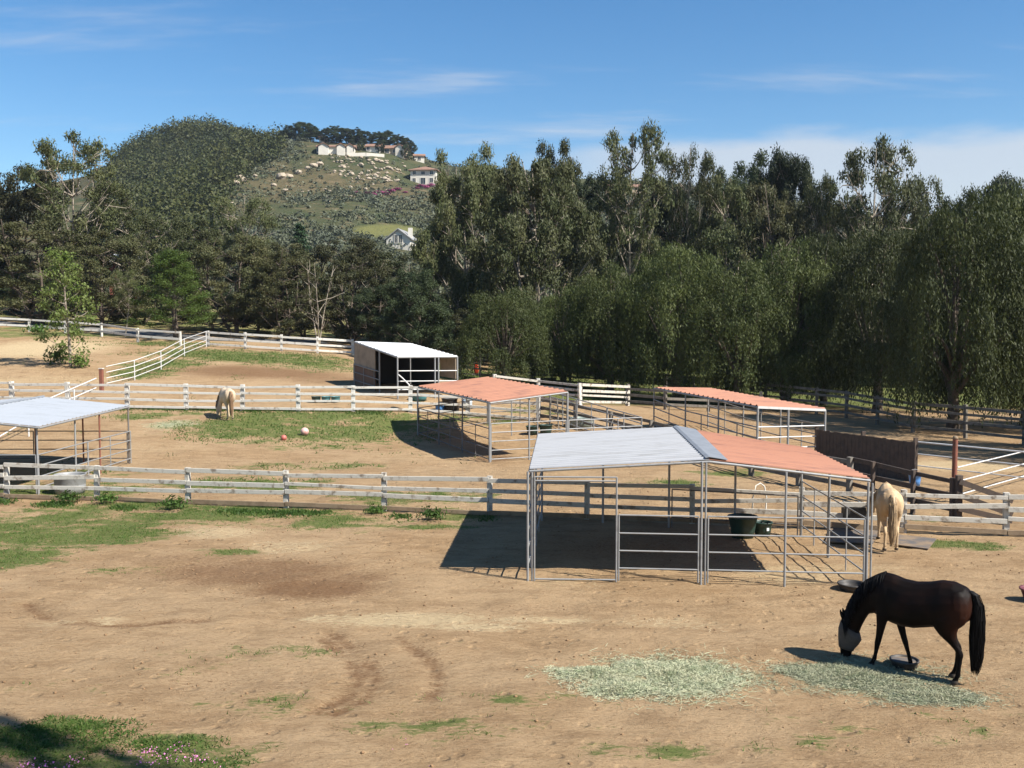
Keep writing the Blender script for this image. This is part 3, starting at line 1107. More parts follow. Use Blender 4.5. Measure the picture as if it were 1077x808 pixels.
# young sycamore on the bank in front of the far fence
tree('syc', 73, 62, 262, 62, 'young pale leaved sycamore standing alone on the bare bank at left', base=386)
# trees out of frame whose shade falls into it
for X, Y, hh, w, k, lab in ((25.5, 39, 9.5, 4.6, 'pepper', 'weeping tree outside the right edge, shading the back fence'), (34, 47, 11, 5.5, 'pepper', 'weeping tree further outside the right edge behind the fences'),
                            (6.2, 5.0, 16.5, .95, 'sparse', 'tall open eucalyptus beside the viewpoint, shading the grassy corner')):
    t, c, th, tr = PROTO[k][0]
    e = thing(TNAME[k], (X, Y, Hs(X, Y)), lab, 'tree', 'trees beside the view')
    e.scale = (w / tr, w / tr, hh / th)
    link('trunk', t, e)
    link('crown', c, e)


# ------------------------------------------------------------------ houses
def house(name, px, py, d, w, dep, hh, yaw, wall, roof, label, roof_kind='gable', pitch=.45, wins=(), doorpos=None, chim=None, over=.5):
    """px,py = where the middle of the front wall meets the ground; yaw turns it about z"""
    p = at_d(px, py, d)
    if d > 150:
        q = GH(px, py)
        if q is not None:
            k_ = q[1] / d
            w, dep, hh = w * k_, dep * k_, hh * k_
            wins = [tuple(c * k_ for c in wn) for wn in wins]
            chim = chim and tuple(c * k_ for c in chim)
            p = q
    R = Matrix.Rotation(yaw, 3, 'Z')
    e = thing(name, p, label, 'house', 'houses on the hillside')
    e['p'] = [float(c) for c in p]

    def W(a, b2, c):
        return Vector(p) + R @ Vector((a, b2, c))
    mb = MB()
    base = -6
    rise = pitch * (dep / 2 if roof_kind != 'front' else w / 2)
    if roof_kind == 'front':   # gable end faces the viewer
        V = [W(-w / 2, 0, base), W(w / 2, 0, base), W(w / 2, 0, hh), W(0, 0, hh + rise), W(-w / 2, 0, hh), W(-w / 2, dep, base), W(w / 2, dep, base), W(w / 2, dep, hh), W(0, dep, hh + rise), W(-w / 2, dep, hh)]
        F = [(0, 1, 2, 3, 4), (9, 8, 7, 6, 5), (1, 6, 7, 2), (0, 4, 9, 5)]
        mb.add(V, F)
        rf = MB()
        for s in (-1, 1):
            a = W(s * (w / 2 + over), -over, hh - over * pitch + .06)
            a2 = W(s * (w / 2 + over), dep + over, hh - over * pitch + .06)
            c_ = W(0, -over, hh + rise + .06)
            c2 = W(0, dep + over, hh + rise + .06)
            up = Vector((0, 0, .25))
            rf.add([a, a2, c2, c_, a + up, a2 + up, c2 + up, c_ + up], [(0, 1, 2, 3), (7, 6, 5, 4), (0, 4, 5, 1), (3, 2, 6, 7), (0, 3, 7, 4), (1, 5, 6, 2)])
    else:
        V = [W(-w / 2, 0, base), W(w / 2, 0, base), W(w / 2, dep, base), W(-w / 2, dep, base), W(-w / 2, 0, hh), W(w / 2, 0, hh), W(w / 2, dep, hh), W(-w / 2, dep, hh)]
        F = [(0, 1, 5, 4), (1, 2, 6, 5), (2, 3, 7, 6), (3, 0, 4, 7)]
        if roof_kind == 'gable':
            V += [W(-w / 2, dep / 2, hh + rise), W(w / 2, dep / 2, hh + rise)]
            F += [(5, 6, 9), (7, 4, 8)]
        mb.add(V, F)
        rf = MB()
        hip = dep / 2 if roof_kind == 'hip' else -over
        o_ = over
        z0 = hh - o_ * pitch + .08
        r0, r1 = W(-w / 2 + hip, dep / 2, hh + rise + .08), W(w / 2 - hip, dep / 2, hh + rise + .08)
        a, b2, c_, d_ = W(-w / 2 - o_, -o_, z0), W(w / 2 + o_, -o_, z0), W(w / 2 + o_, dep + o_, z0), W(-w / 2 - o_, dep + o_, z0)
        dn = Vector((0, 0, -.22))
        rf.add([a, b2, c_, d_, r0, r1, a + dn, b2 + dn, c_ + dn, d_ + dn], [(0, 1, 5, 4), (2, 3, 4, 5), (1, 2, 5), (3, 0, 4), (0, 6, 7, 1), (1, 7, 8, 2), (2, 8, 9, 3), (3, 9, 6, 0), (9, 8, 7, 6)])
    mb.build('wall', wall, e)
    ro = rf.build('roof', roof, e)
    if chim:
        cx, cy, cw, chh = chim
        MB().beam(W(cx, cy, hh), W(cx, cy, hh + rise + chh), cw, cw, (0, 1, 0)).build('chimney', M['stucco'], e)
    for wx, wz, ww, wh in wins:
        fr = MB()
        t = .14
        y0 = -.06
        for s in (-1, 1):
            fr.beam(W(wx + s * (ww / 2 + t / 2), y0, wz - wh / 2 - t), W(wx + s * (ww / 2 + t / 2), y0, wz + wh / 2 + t), t, .16, R @ Vector((0, 1, 0)))
            fr.beam(W(wx - ww / 2, y0, wz + s * (wh / 2 + t / 2)), W(wx + ww / 2, y0, wz + s * (wh / 2 + t / 2)), .15, t)
        fr.beam(W(wx, y0, wz - wh / 2), W(wx, y0, wz + wh / 2), .06, .06)
        f = fr.build('window', M['stucco'], e)
        g = MB()
        g.beam(W(wx - ww / 2, -.03, wz), W(wx + ww / 2, -.03, wz), .05, wh)
        g.build('pane', M['glass_dark'], f)
    return e


def wing(e, p, yaw, x0, w, y0, dep, hh, wall, roof, pitch=.5, front=True):
    R = Matrix.Rotation(yaw, 3, 'Z')

    def W(a, b2, c):
        return Vector(p) + R @ Vector((a, b2, c))
    rise = pitch * w / 2
    mb = MB()
    V = [W(x0 - w / 2, y0, -5), W(x0 + w / 2, y0, -5), W(x0 + w / 2, y0, hh), W(x0, y0, hh + rise), W(x0 - w / 2, y0, hh), W(x0 - w / 2, y0 + dep, -5), W(x0 + w / 2, y0 + dep, -5), W(x0 + w / 2, y0 + dep, hh), W(x0, y0 + dep, hh + rise), W(x0 - w / 2, y0 + dep, hh)]
    mb.add(V, [(0, 1, 2, 3, 4), (9, 8, 7, 6, 5), (1, 6, 7, 2), (0, 4, 9, 5)])
    mb.build('wing', wall, e)
    rf = MB()
    for s in (-1, 1):
        a, a2, c_, c2 = W(x0 + s * (w / 2 + .4), y0 - .4, hh - .1), W(x0 + s * (w / 2 + .4), y0 + dep, hh - .1), W(x0, y0 - .4, hh + rise + .1), W(x0, y0 + dep, hh + rise + .1)
        up = Vector((0, 0, .25))
        rf.add([a, a2, c2, c_, a + up, a2 + up, c2 + up, c_ + up], [(0, 1, 2, 3), (7, 6, 5, 4), (0, 4, 5, 1), (3, 2, 6, 7), (0, 3, 7, 4), (1, 5, 6, 2)])
    rf.build('wing_roof', roof, e)


dR = 392.0
sc = dR / FOC
e = house('ridge_villa', 353, 162, dR, 14.5, 8, 2.9, .05, M['stucco'], M['tile_red'], 'long white villa with several gables on the ridge top, left of the other ridge houses', 'gable', .28,
          wins=((-6.3, 1.7, 1.6, 1.6), (-3.8, 1.7, 1.2, 1.6), (1.0, 1.7, 1.2, 1.6), (4.0, 1.7, 1.4, 1.8), (6.6, 1.7, .9, 1.2)))
pp = np.array(e['p'])
wing(e, pp, .05, -4.6, 3.8, -1.6, 5, 2.8, M['stucco'], M['tile_red'], .55)
wing(e, pp, .05, 2.2, 3.2, -1.2, 5, 2.8, M['stucco'], M['tile_red'], .6)
wing(e, pp, .05, 5.6, 2.4, -.6, 5, 3.0, M['stucco'], M['tile_red'], .6)
house('ridge_house', 392, 160, dR + 6, 5.5, 5, 2.4, -.1, M['stucco'], M['tile_red'], 'small white house with tiled roof in the middle of the ridge', 'gable', .45, wins=((-1.8, 1.5, 1.2, 1.4), (1.6, 1.5, 1.2, 1.4)))
e = house('ridge_house', 415, 163, dR + 2, 8.5, 6, 2.8, -.12, M['stucco_tan'], M['tile_red'], 'tan and white house at the right end of the ridge', 'gable', .45, wins=((-3.0, 1.5, 1.6, 1.6), (0, 1.5, 1.2, 1.3), (2.2, 1.5, 1.2, 1.3)))
wing(e, np.array(e['p']), -.12, 2.2, 3.4, -.8, 5, 2.8, M['stucco'], M['tile_red'], .6)
house('ridge_house', 340, 150, dR + 45, 3.5, 4, 2.6, 0, M['stucco'], M['tile_red'], 'tiny red roofed building among the trees behind the long white villa', 'hip', .6, wins=((0, 1.4, .8, 1.0),))
house('ridge_house', 441, 171, dR + 10, 4, 4, 2.8, .1, M['stucco'], M['tile_red'], 'pale house just above the stucco mansion, right of the ridge', 'gable', .4, wins=((0, 1.6, 1.2, 1.2),))
house('mansion', 445, 194, 330, 8.4, 8, 4.9, -.1, M['stucco'], M['tile_red'], 'two storey cream stucco mansion with hipped tile roof beside the tall eucalyptus', 'hip', .35,
      wins=((-2.9, 3.7, 1.0, 1.2), (0, 3.7, 1.2, 1.0), (2.8, 3.7, 1.0, 1.2), (-2.9, 1.3, .9, 1.4), (0, 1.1, 1.5, 2.0), (2.8, 1.3, 1.0, 1.4)), over=.8)
house('gabled_house', 419, 262, 220, 5.4, 7, 2.2, -.15, M['stucco'], M['roof_grey'], 'white gabled house with grey roof and chimney showing above the trees', 'front', .75,
      wins=((-.5, 2.2, .7, 1.7), (.5, 2.2, .7, 1.7)), chim=(2.2, 2.0, .9, .5))
house('red_house', 129, 292, 112, 2.8, 5, 1.8, .2, M['wall_red'], M['roof_pale'], 'dark red house with pale roof half hidden in the trees at left', 'gable', .35, wins=((.2, 1.1, .8, .7),), over=.3)
house('hillside_house', 656, 206, 330, 12, 8, 3.0, 0, M['stucco_tan'], M['tile_red'], 'tan house with tile roof just showing between the trees right of centre', 'gable', .3, wins=((-3, 1.6, 1.6, 1.4), (2, 1.6, 1.6, 1.4)))
w = MB()
pts = [GH(366, 164.5), GH(385, 164), GH(404, 165.5)]
for a, b2 in zip(pts[:-1], pts[1:]):
    w.beam(Vector(a) - Vector((0, 0, .8)), Vector(b2) - Vector((0, 0, .8)), .5, 4.0)
tag(w.build('retaining_wall', M['stucco']), 'long pale retaining wall below the ridge houses', 'wall')
# dark trees behind the ridge houses
t0, c0, th0, tr0 = PROTO['dark'][0]
t1, c1, th1, tr1 = PROTO['dark'][1]
for i, (px, tp, wpx) in enumerate(((303, 143, 16), (312, 136, 18), (322, 134, 20), (332, 138, 16), (346, 140, 14), (356, 138, 16), (366, 140, 15), (376, 140, 14), (385, 143, 14), (400, 144, 16), (409, 143, 15), (420, 147, 14), (428, 150, 12), (380, 146, 10), (433, 155, 10), (372, 151, 7), (381, 153, 6), (401, 153, 7), (428, 157, 7), (346, 156, 5), (362, 157, 5))):
    d = (418 if px > 335 else 426) if i < 15 else 404
    xx = (px - 538.5) / FOC * d
    zt = at_d(px, tp - 5, d)[2]
    zb = float(HILL(xx, d)) - .5
    T = (t0, c0, th0, tr0) if i % 2 else (t1, c1, th1, tr1)
    e = thing('evergreen_tree', (xx, d, zb), ('small dark tree on the ridge between the wood and the white villa' if px < 336 else 'small dark tree behind the ridge houses' if i < 15 else 'tiny dark tree standing in front of or between the ridge houses'), 'tree', 'trees on the ridge')
    s = wpx * d / FOC / 2 / T[3] * 1.5
    e.scale = (s, s, max(.3, (zt - zb) / T[2]))
    e.rotation_euler = (0, 0, i)
    link('trunk', T[0], e)
    link('crown', T[1], e)
# magenta flowering shrubs
shr = blob_pts((0, 0, .5), (1, 1, .7), 260, .3)
V, F = leaves_arr(shr, .3, .7)
shm = np_mesh('flowering_shrub', V, F, M['magenta'])
for i, (px, py, s) in enumerate(((391, 206, 1.8), (398, 204, 2.0), (405, 205, 2.0), (411, 202, 1.8), (418, 200, 1.6), (374, 203, 1.2), (437, 199, 1.7), (442, 197, 2.0), (447, 198, 1.8), (453, 196, 1.8), (386, 204, 1.3), (426, 203, 1.1))):
    p = GH(px, py)
    o = link('flowering_shrub', shm)
    o.location = p
    o.scale = (s * 1.1, s * .8, s * .5)
    tag(o, 'magenta flowering shrub against the foot of the stucco mansion' if px > 430 else 'magenta flowering shrub on the slope left of the stucco mansion', 'shrub', 'magenta shrubs on the hillside')


# ------------------------------------------------------------------ board fences
def fence(name, label, pts, hts, mat_post, mat_rail, post=(.13, .13), rail=(.04, .15), ext=.1, droop=.02, posts=None, bay=2.6, group=None, side=1, ymat=None, top_post=None):
    """pts: ground points of the run; hts: rail heights; a post at every point and between"""
    P = []
    for i in range(len(pts) - 1):
        a, b2 = np.array(pts[i][:2]), np.array(pts[i + 1][:2])
        L = np.linalg.norm(b2 - a)
        n = max(1, round(L / bay)) if bay else 1
        for k in range(n):
            P.append(a + (b2 - a) * k / n)
    P.append(np.array(pts[-1][:2]))
    P = [np.array([q[0], q[1], Hs(q[0], q[1])]) for q in P]
    e = thing(name, P[0], label, 'fence', group)
    hp = top_post or max(hts) + ext
    for i, p in enumerate(P):
        lean = Vector((RNG.normal() * .02, RNG.normal() * .02, 0))
        dirv = P[min(i + 1, len(P) - 1)] - P[max(i - 1, 0)]
        up = Vector((dirv[0], dirv[1], 0)).normalized()
        MB().beam(Vector(p) + Vector((0, 0, -.3)), Vector(p) + Vector((0, 0, hp + RNG.normal() * .02)) + lean, post[0], post[1], up, .012).build('post', mat_post, e)
    for i in range(len(P) - 1):
        d = Vector(P[i + 1] - P[i])
        nrm = Vector((-d.y, d.x, 0)).normalized() * (post[0] / 2 + rail[0] / 2 + .004) * side
        dd = d.normalized()
        for j, hgt in enumerate(hts):
            z0, z1 = hgt + RNG.normal() * droop, hgt + RNG.normal() * droop
            ov = .012
            lift = .0
            a = Vector(P[i]) + nrm + Vector((0, 0, z0)) + dd * ov
            b2 = Vector(P[i + 1]) + nrm + Vector((0, 0, z1)) - dd * ov
            mm = mat_rail if not (ymat and j == 0) else ymat
            rb = MB()
            hh = rail[1] * (1 + .08 * RNG.normal())
            rb.beam(a, b2, rail[0], hh, (0, 0, 1), .006)
            rb.build('rail', mm, e)
    return e


# nearest fence, crossing the whole view
L0, L1 = G(-80, 524), G(515, 541.5)
fence('board_fence', 'nearest weathered pale rail fence crossing the whole paddock behind the grey and red shelter',
      [G(-95, 522), G(7, 524.5), G(102, 526.5), G(198, 530), G(301, 533.5), G(404, 537), G(515, 541.5), G(617, 546), G(728, 551), G(842, 556), G(950, 560), G(1058, 563.5), G(1170, 568)],
      (.10, .40, .70, 1.0), M['wood_grey'], M['wood_grey'], (.14, .14), (.045, .125), .1, .034, bay=None, side=-1, ymat=M['wood_brown'])
# middle white fence
fence('board_fence', 'white rail fence with thick white posts behind the cream horse, between the two grassy paddocks',
      [G(-70, 425), G(13, 428), G(72, 429), G(134, 430), G(196, 431), G(255, 432), G(314, 432.5), G(371.5, 432.5), G(431.5, 433), G(492, 437), G(566, 443)],
      (.12, .5, .88, 1.22), M['wood_white'], M['wood_white'], (.2, .2), (.045, .12), .12, .022, bay=None, side=-1)
# far fences at left
fence('board_fence', 'far white rail fence along the lane at the left edge', [G(-60, 344), G(31, 349), G(107, 354), G(145, 360), G(190, 363)], (.45, .95), M['wood_white'], M['wood_white'], (.15, .15), (.05, .16), .12, .02, bay=3.6, side=-1)
fence('board_fence', 'far white rail fence behind the upper brown paddock', [G(219, 364.5), G(258, 367), G(296, 369), G(334, 371.5), G(371, 373.5)], (.2, .62, 1.05), M['wood_white'], M['wood_white'], (.17, .17), (.05, .15), .16, .015, bay=None, side=-1)
# diagonal silvered fence along the middle shelter's pen
diag = [G(566, 443), G(605, 450), G(643, 459), G(685, 470), G(735, 486), G(790, 500), G(840, 511), G(893, 521)]
fence('board_fence', 'silvered rail fence running diagonally from the middle pen toward the tan horse', diag, (.3, .68, 1.06), M['wood_silver'], M['wood_silver'], (.16, .16), (.045, .15), .12, .02, bay=None)
fence('board_fence', 'dark rail fence running from the board fence to the corner behind the tan horse', [G(893, 521), G(918, 528), G(960, 540), G(1001, 549)], (.35, .72, 1.12), M['wood_dark'], M['wood_dark'], (.11, .11), (.05, .15), .12, .015, bay=None)
# broken rails sloping down from the corner
e = thing('board_fence', G(1008, 551), 'dark collapsed rails sloping down from the corner behind the tan horse to the right', 'fence')
for dz in (1.15, .78, .42):
    a = G(1008, 551) + np.array([0, 0, dz])
    b2 = G(1085, 563) + np.array([.2, 1.4, max(dz - .52, .09)])
    MB().beam(a, b2, .05, .15).build('rail', M['wood_dark'], e)
MB().beam(G(1008, 551) + np.array([.04, .12, -.2]), G(1008, 551) + np.array([.04, .12, 1.3]), .15, .15, (0, 1, 0)).build('post', M['wood_dark'], e)
# zigzag corral fence in front of the trees
fence('board_fence', 'pale rail fence meeting at an angle behind the middle red roof', [G(520, 416), G(566, 421), G(610, 426), G(660, 427)], (.2, .52, .84, 1.12), M['wood_white'], M['wood_grey'], (.2, .2), (.05, .14), .12, .02, bay=None, side=-1)
fence('board_fence', 'silvered rail fence running right from the corner post to the back red roofed shelter', [G(660, 427), G(700, 431), G(745, 433), G(800, 437)], (.3, .66, 1.05), M['wood_silver'], M['wood_silver'], (.17, .17), (.05, .14), .3, .02, bay=None, side=-1)
# long dark fence in the shade of the trees
fence('board_fence', 'long dark rail fence in the shade under the trees', [G(484, 398), G(560, 403), G(640, 410), G(700, 416), G(760, 422), G(830, 432), G(890, 440), G(960, 455), G(1077, 468), G(1180, 478)], (.35, .75, 1.15, 1.45), M['wood_silver'], M['wood_silver'], (.15, .15), (.05, .13), .12, .02, bay=3.0, side=-1)
fence('board_fence', 'distant pale rail fence beyond the meadow at the right, seen between trunks', [G(930, 388), G(1077, 391), G(1190, 393)], (.4, .8, 1.2), M['wood_white'], M['wood_grey'], (.15, .15), (.05, .15), .12, .02, bay=3.2, side=-1)
# solid board screen
e = thing('board_screen', at_z(858, 492, 0), 'solid dark brown board fence right of the back red roofed shelter', 'fence')
A, B = at_z(858, 489, 0), at_z(962, 507, 0)
dv = B - A
n = 26
mb = MB()
for i in range(n):
    a = A + dv * (i + .03) / n
    b2 = A + dv * (i + .97) / n
    hgt = 1.36 + RNG.normal() * .012
    m_ = (a + b2) / 2
    mb.beam(Vector(m_) + Vector((0, 0, -.05)), Vector(m_) + Vector((0, 0, hgt)), np.linalg.norm(b2 - a), .03, (Vector((-dv[1], dv[0], 0)).normalized()))
mb.build('boards', M['wood_dark'], e)
for f in (0, .5, 1):
    q = A + dv * f + np.array([.05, .12, 0])
    MB().beam(q + np.array([0, 0, -.2]), q + np.array([0, 0, 1.5]), .12, .12, (0, 1, 0)).build('post', M['wood_dark'], e)
for hgt in (.35, 1.1):
    MB().beam(A + np.array([0, .05, hgt]), B + np.array([0, .05, hgt]), .04, .1).build('rail', M['wood_dark'], e)


# ------------------------------------------------------------------ pipe work
def pipe_panel(mb, a, b2, hts, r=.024, ups=1, ground=True, frame=True, zbase=(0, 0)):
    a, b2 = Vector(a), Vector(b2)
    for hgt in hts:
        mb.tube([a + Vector((0, 0, hgt)), b2 + Vector((0, 0, hgt))], r, 6)
    if frame:
        for p in (a, b2):
            mb.tube([p + Vector((0, 0, .02)), p + Vector((0, 0, max(hts)))], r, 6)
    for k in range(ups):
        p = a + (b2 - a) * (k + 1) / (ups + 1)
        mb.tube([p + Vector((0, 0, .02 if ground else min(hts))), p + Vector((0, 0, max(hts)))], r * .9, 6)
    return mb


def roof_sheet(p00, p01, p10, p11, pitch=.3, rib=.022, th=.012):
    """ribs run from the p00-p01 edge (eave) to the p10-p11 edge"""
    p00, p01, p10, p11 = map(Vector, (p00, p01, p10, p11))
    L = (p01 - p00).length
    n = max(4, round(L / pitch))
    nrm = (p10 - p00).cross(p01 - p00).normalized()
    if nrm.z < 0:
        nrm = -nrm
    prof_ = []
    for i in range(n):
        for f, hh in ((0, 0), (.62, 0), (.72, 1), (.9, 1)):
            prof_.append(((i + f) / n, hh * rib))
    prof_.append((1, 0))
    mb = MB()
    V = []
    for t, hh in prof_:
        for q in range(2):
            e0 = p00.lerp(p01, t) + nrm * hh
            e1 = p10.lerp(p11, t) + nrm * hh
            V += [e0 - nrm * th * q, e1 - nrm * th * q]
    F = []
    for i in range(len(prof_) - 1):
        a, c = 4 * i, 4 * i + 4
        F += [(a, c, c + 1, a + 1), (a + 2, a + 3, c + 3, c + 2), (a, a + 2, c + 2, c), (a + 1, c + 1, c + 3, a + 3)]
    e_ = 4 * (len(prof_) - 1)
    F += [(0, 1, 3, 2), (e_, e_ + 2, e_ + 3, e_ + 1)]
    mb.add(V, F)
    return mb


def post(e, p, top, r=.025, mat='steel', name='post'):
    p = Vector(p)
    return MB().tube([Vector((p.x, p.y, p.z - .08)), Vector((p.x, p.y, top))], r, 8).build(name, M[mat], e)


def low(p):
    return Vector((p[0], p[1], Hs(p[0], p[1])))


# --- nearest shelter, gabled, half grey-white and half red
FL, FM, FR = map(Vector, (at_z(557, 493, 2.36), at_z(746, 483, 2.60), at_z(915, 503, 2.22)))
BL, BM, BR = map(Vector, (at_z(566, 457, 2.36), at_z(711, 449.5, 2.60), at_z(852, 472, 2.20)))
e = thing('horse_shelter', low((FL + BR) / 2), 'nearest shelter with one white roof slope and one red slope over steel pipe panels', 'shelter')
roof_sheet(FL, BL, FM, BM, .3).build('roof', M['roof_white'], e)['label'] = 'white corrugated roof slope'
roof_sheet(FR, BR, FM, BM, .3).build('roof', M['roof_red'], e)['label'] = 'faded red corrugated roof slope'
cap = MB()
nl = Vector((0, 0, .035))
rr_f, rr_b = FM.lerp(FR, .115) + nl, BM.lerp(BR, .155) + nl
ll_f, ll_b = FM.lerp(FL, .02) + nl, BM.lerp(BL, .02) + nl
tf, tb_ = FM + nl * 1.5, BM + nl * 1.5
dn = Vector((0, 0, -.012))
for (a, b2, c_, d_) in ((ll_f, ll_b, tb_, tf), (tf, tb_, rr_b, rr_f)):
    cap.add([a, b2, c_, d_, a + dn, b2 + dn, c_ + dn, d_ + dn], [(0, 1, 2, 3), (7, 6, 5, 4), (0, 4, 5, 1), (3, 2, 6, 7), (0, 3, 7, 4), (1, 5, 6, 2)])
cap.build('ridge_cap', M['cap_blue'], e)
fl, fr = Vector(at_z(555, 611, 0)), Vector(at_z(911, 618, 0))
bl, br = Vector(at_z(570, 547, 0)), Vector(at_z(842, 564, 0))
front = [fl, Vector(at_z(648, 612, 0)), Vector(at_z(737, 614, 0)), Vector(at_z(825, 616, 0)), fr]
back = [bl, bl.lerp(br, .25), bl.lerp(br, .51), bl.lerp(br, .76), br]


def roof_z(q, side):
    i = q
    if side == 'f':
        return [FL.z, FL.lerp(FM, .5).z, FM.z, FM.lerp(FR, .5).z, FR.z][i] - .05
    return [BL.z, BL.lerp(BM, .5).z, BM.z, BM.lerp(BR, .5).z, BR.z][i] - .05


for i, p in enumerate(front):
    if i == 1:
        continue
    post(e, p, roof_z(i, 'f'))
    if i in (0, 2, 4):
        post(e, p + Vector((.09, .02, 0)), roof_z(i, 'f') - (.0 if i == 2 else .02), .021)
for i, p in enumerate(back):
    post(e, p, roof_z(i, 'b'), .03, 'steel')
for (a, b2) in ((FL, FM), (FM, FR), (BL, BM), (BM, BR), (FL, BL), (FR, BR), (FM, BM)):
    o_ = Vector((0, 0, -.055))
    MB().tube([a + o_, b2 + o_], .03, 6).build('roof_beam', M['steel'], e)
for t in (.33, .67):
    MB().tube([FL.lerp(BL, t) + o_, FM.lerp(BM, t) + o_], .022, 6).build('roof_beam', M['steel'], e)
    MB().tube([FM.lerp(BM, t) + o_, FR.lerp(BR, t) + o_], .022, 6).build('roof_beam', M['steel'], e)
for p, q in ((FM, FR), (FM, FL)):
    s = (q - p).normalized()
    base = Vector((FM.x, FM.y, FM.z - .5))
HT = (.29, .66, 1.03, 1.41)
gate = MB()
g0, g1 = front[0] + Vector((.14, 0, 0)), front[1]
for zz in (2.2, 2.12):
    gate.tube([g0 + Vector((0, 0, zz)), g1 + Vector((0, 0, zz))], .018, 6)
gate.tube([g0 + Vector((0, 0, .04)), g1 + Vector((0, 0, .04))], .018, 6)
gate.tube([g0 + Vector((0, 0, .0)), g0 + Vector((0, 0, 2.2))], .02, 6)
gate.tube([g1 + Vector((0, 0, .0)), g1 + Vector((0, 0, 2.2))], .022, 6)
gate.build('gate_frame', M['steel'], e)
pipe_panel(MB(), front[1] + Vector((.05, 0, 0)), front[2] - Vector((.06, 0, 0)), HT, .018, 0).build('pipe_panel', M['steel'], e)
pipe_panel(MB(), front[2] + Vector((.14, 0, 0)), front[4] - Vector((.06, 0, 0)), HT, .018, 1).build('pipe_panel', M['steel'], e)
rm = front[4].lerp(back[4], .53)
post(e, rm, roof_z(4, 'f') + .06, .028)
pipe_panel(MB(), front[4] + Vector((0, .1, 0)), rm - Vector((0, .06, 0)), HT, .017, 1).build('pipe_panel', M['steel'], e)
pipe_panel(MB(), rm + Vector((0, .06, 0)), back[4] - Vector((0, .08, 0)), HT, .017, 1).build('pipe_panel', M['steel'], e)
lm = front[0].lerp(back[0], .5)
pipe_panel(MB(), front[0] + Vector((0, .1, 0)), lm - Vector((0, .06, 0)), HT + (2.1,), .017, 2).build('pipe_panel', M['steel'], e)
pipe_panel(MB(), lm + Vector((0, .06, 0)), back[0] - Vector((0, .08, 0)), HT, .017, 1).build('pipe_panel', M['steel'], e)
post(e, lm, FL.lerp(BL, .5).z - .05, .028)
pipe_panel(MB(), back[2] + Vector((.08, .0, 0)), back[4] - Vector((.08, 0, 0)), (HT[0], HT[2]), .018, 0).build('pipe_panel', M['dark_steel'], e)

# --- middle shelter
F2, L2, R2, B2 = map(Vector, (at_z(515.5, 422.5, 2.36), at_z(440, 406.5, 2.32), at_z(597, 411.5, 2.68), at_z(513.5, 397, 2.72)))
e = thing('horse_shelter', low((F2 + B2) / 2), 'middle shelter with a single red sloping roof, right of the two balls', 'shelter')
roof_sheet(F2, L2, R2, B2, .6, .05).build('roof', M['roof_red'], e)
f2, l2 = Vector(G(515, 486)), Vector(G(439.5, 457.5))
r2 = Vector((R2.x, R2.y + .1, 0))
r2.z = Hs(r2.x, r2.y)
b2_ = Vector((B2.x, B2.y, Hs(B2.x, B2.y)))
post(e, f2, F2.z - .04, .045)
post(e, l2, L2.z - .04, .04)
post(e, r2, R2.z - .04, .045)
post(e, b2_, B2.z - .04, .04)
post(e, f2.lerp(r2, .5), F2.lerp(R2, .5).z - .04, .035)
post(e, f2.lerp(l2, .33), F2.lerp(L2, .33).z - .04, .03, 'dark_steel')
post(e, f2.lerp(l2, .66), F2.lerp(L2, .66).z - .04, .03, 'dark_steel')
post(e, r2.lerp(b2_, .33), R2.lerp(B2, .33).z - .04, .03)
post(e, r2.lerp(b2_, .66), R2.lerp(B2, .66).z - .04, .03)
for a, b2 in ((F2, L2), (F2, R2), (R2, B2), (L2, B2), (F2.lerp(L2, .33), R2.lerp(B2, .33)), (F2.lerp(L2, .66), R2.lerp(B2, .66))):
    MB().tube([a + o_, b2 + o_], .035, 6).build('roof_beam', M['steel'], e)
H2 = (.1, .45, .8, 1.15, 1.5)
for k in range(3):
    a, b2 = f2.lerp(l2, k / 3 + .005), f2.lerp(l2, (k + 1) / 3 - .005)
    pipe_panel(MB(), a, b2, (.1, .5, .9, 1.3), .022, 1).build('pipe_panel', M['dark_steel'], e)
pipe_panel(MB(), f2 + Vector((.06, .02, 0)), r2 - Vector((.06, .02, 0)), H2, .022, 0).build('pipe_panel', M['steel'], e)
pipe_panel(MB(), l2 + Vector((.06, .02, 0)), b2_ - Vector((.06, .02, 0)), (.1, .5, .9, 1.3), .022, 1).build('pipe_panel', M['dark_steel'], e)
# loose pen panels to the right of the middle shelter
c2 = Vector(at_z(675, 439, 1.5))
c2.z = Hs(c2.x, c2.y)
d2 = c2 + (l2 - f2) * .96
d2.z = Hs(d2.x, d2.y)
runs = [(r2 + (c2 - r2) * .02, c2, H2, 'front panel of the open pen between the middle shelter and the white roof ridge', 'steel', 2)]
for k, nm in enumerate(('nearest', 'middle', 'farthest')):
    runs.append((c2.lerp(d2, k / 3 + .004), c2.lerp(d2, (k + 1) / 3 - .004), (.2, .55, .9, 1.25, 1.5), nm + ' pipe panel on the right side of the open pen beside the middle shelter', 'steel', 1))
runs.append((b2_.lerp(d2, .03), d2, (.2, .6, 1.0, 1.4), 'back panel of the open pen beside the middle shelter', 'dark_steel', 1))
for a, b2, hts, lab, mt, up in runs:
    ee = thing('corral_panel', a, lab, 'corral panel', 'steel panels of the open pen')
    rb = MB()
    for hgt in hts:
        rb.tube([a + Vector((0, 0, hgt)), b2 + Vector((0, 0, hgt))], .025, 6)
    rb.build('rails', M[mt], ee)
    for k in range(up + 2):
        p = a.lerp(b2, k / (up + 1))
        MB().tube([p, p + Vector((0, 0, max(hts)))], .026, 6).build('upright', M[mt], ee)

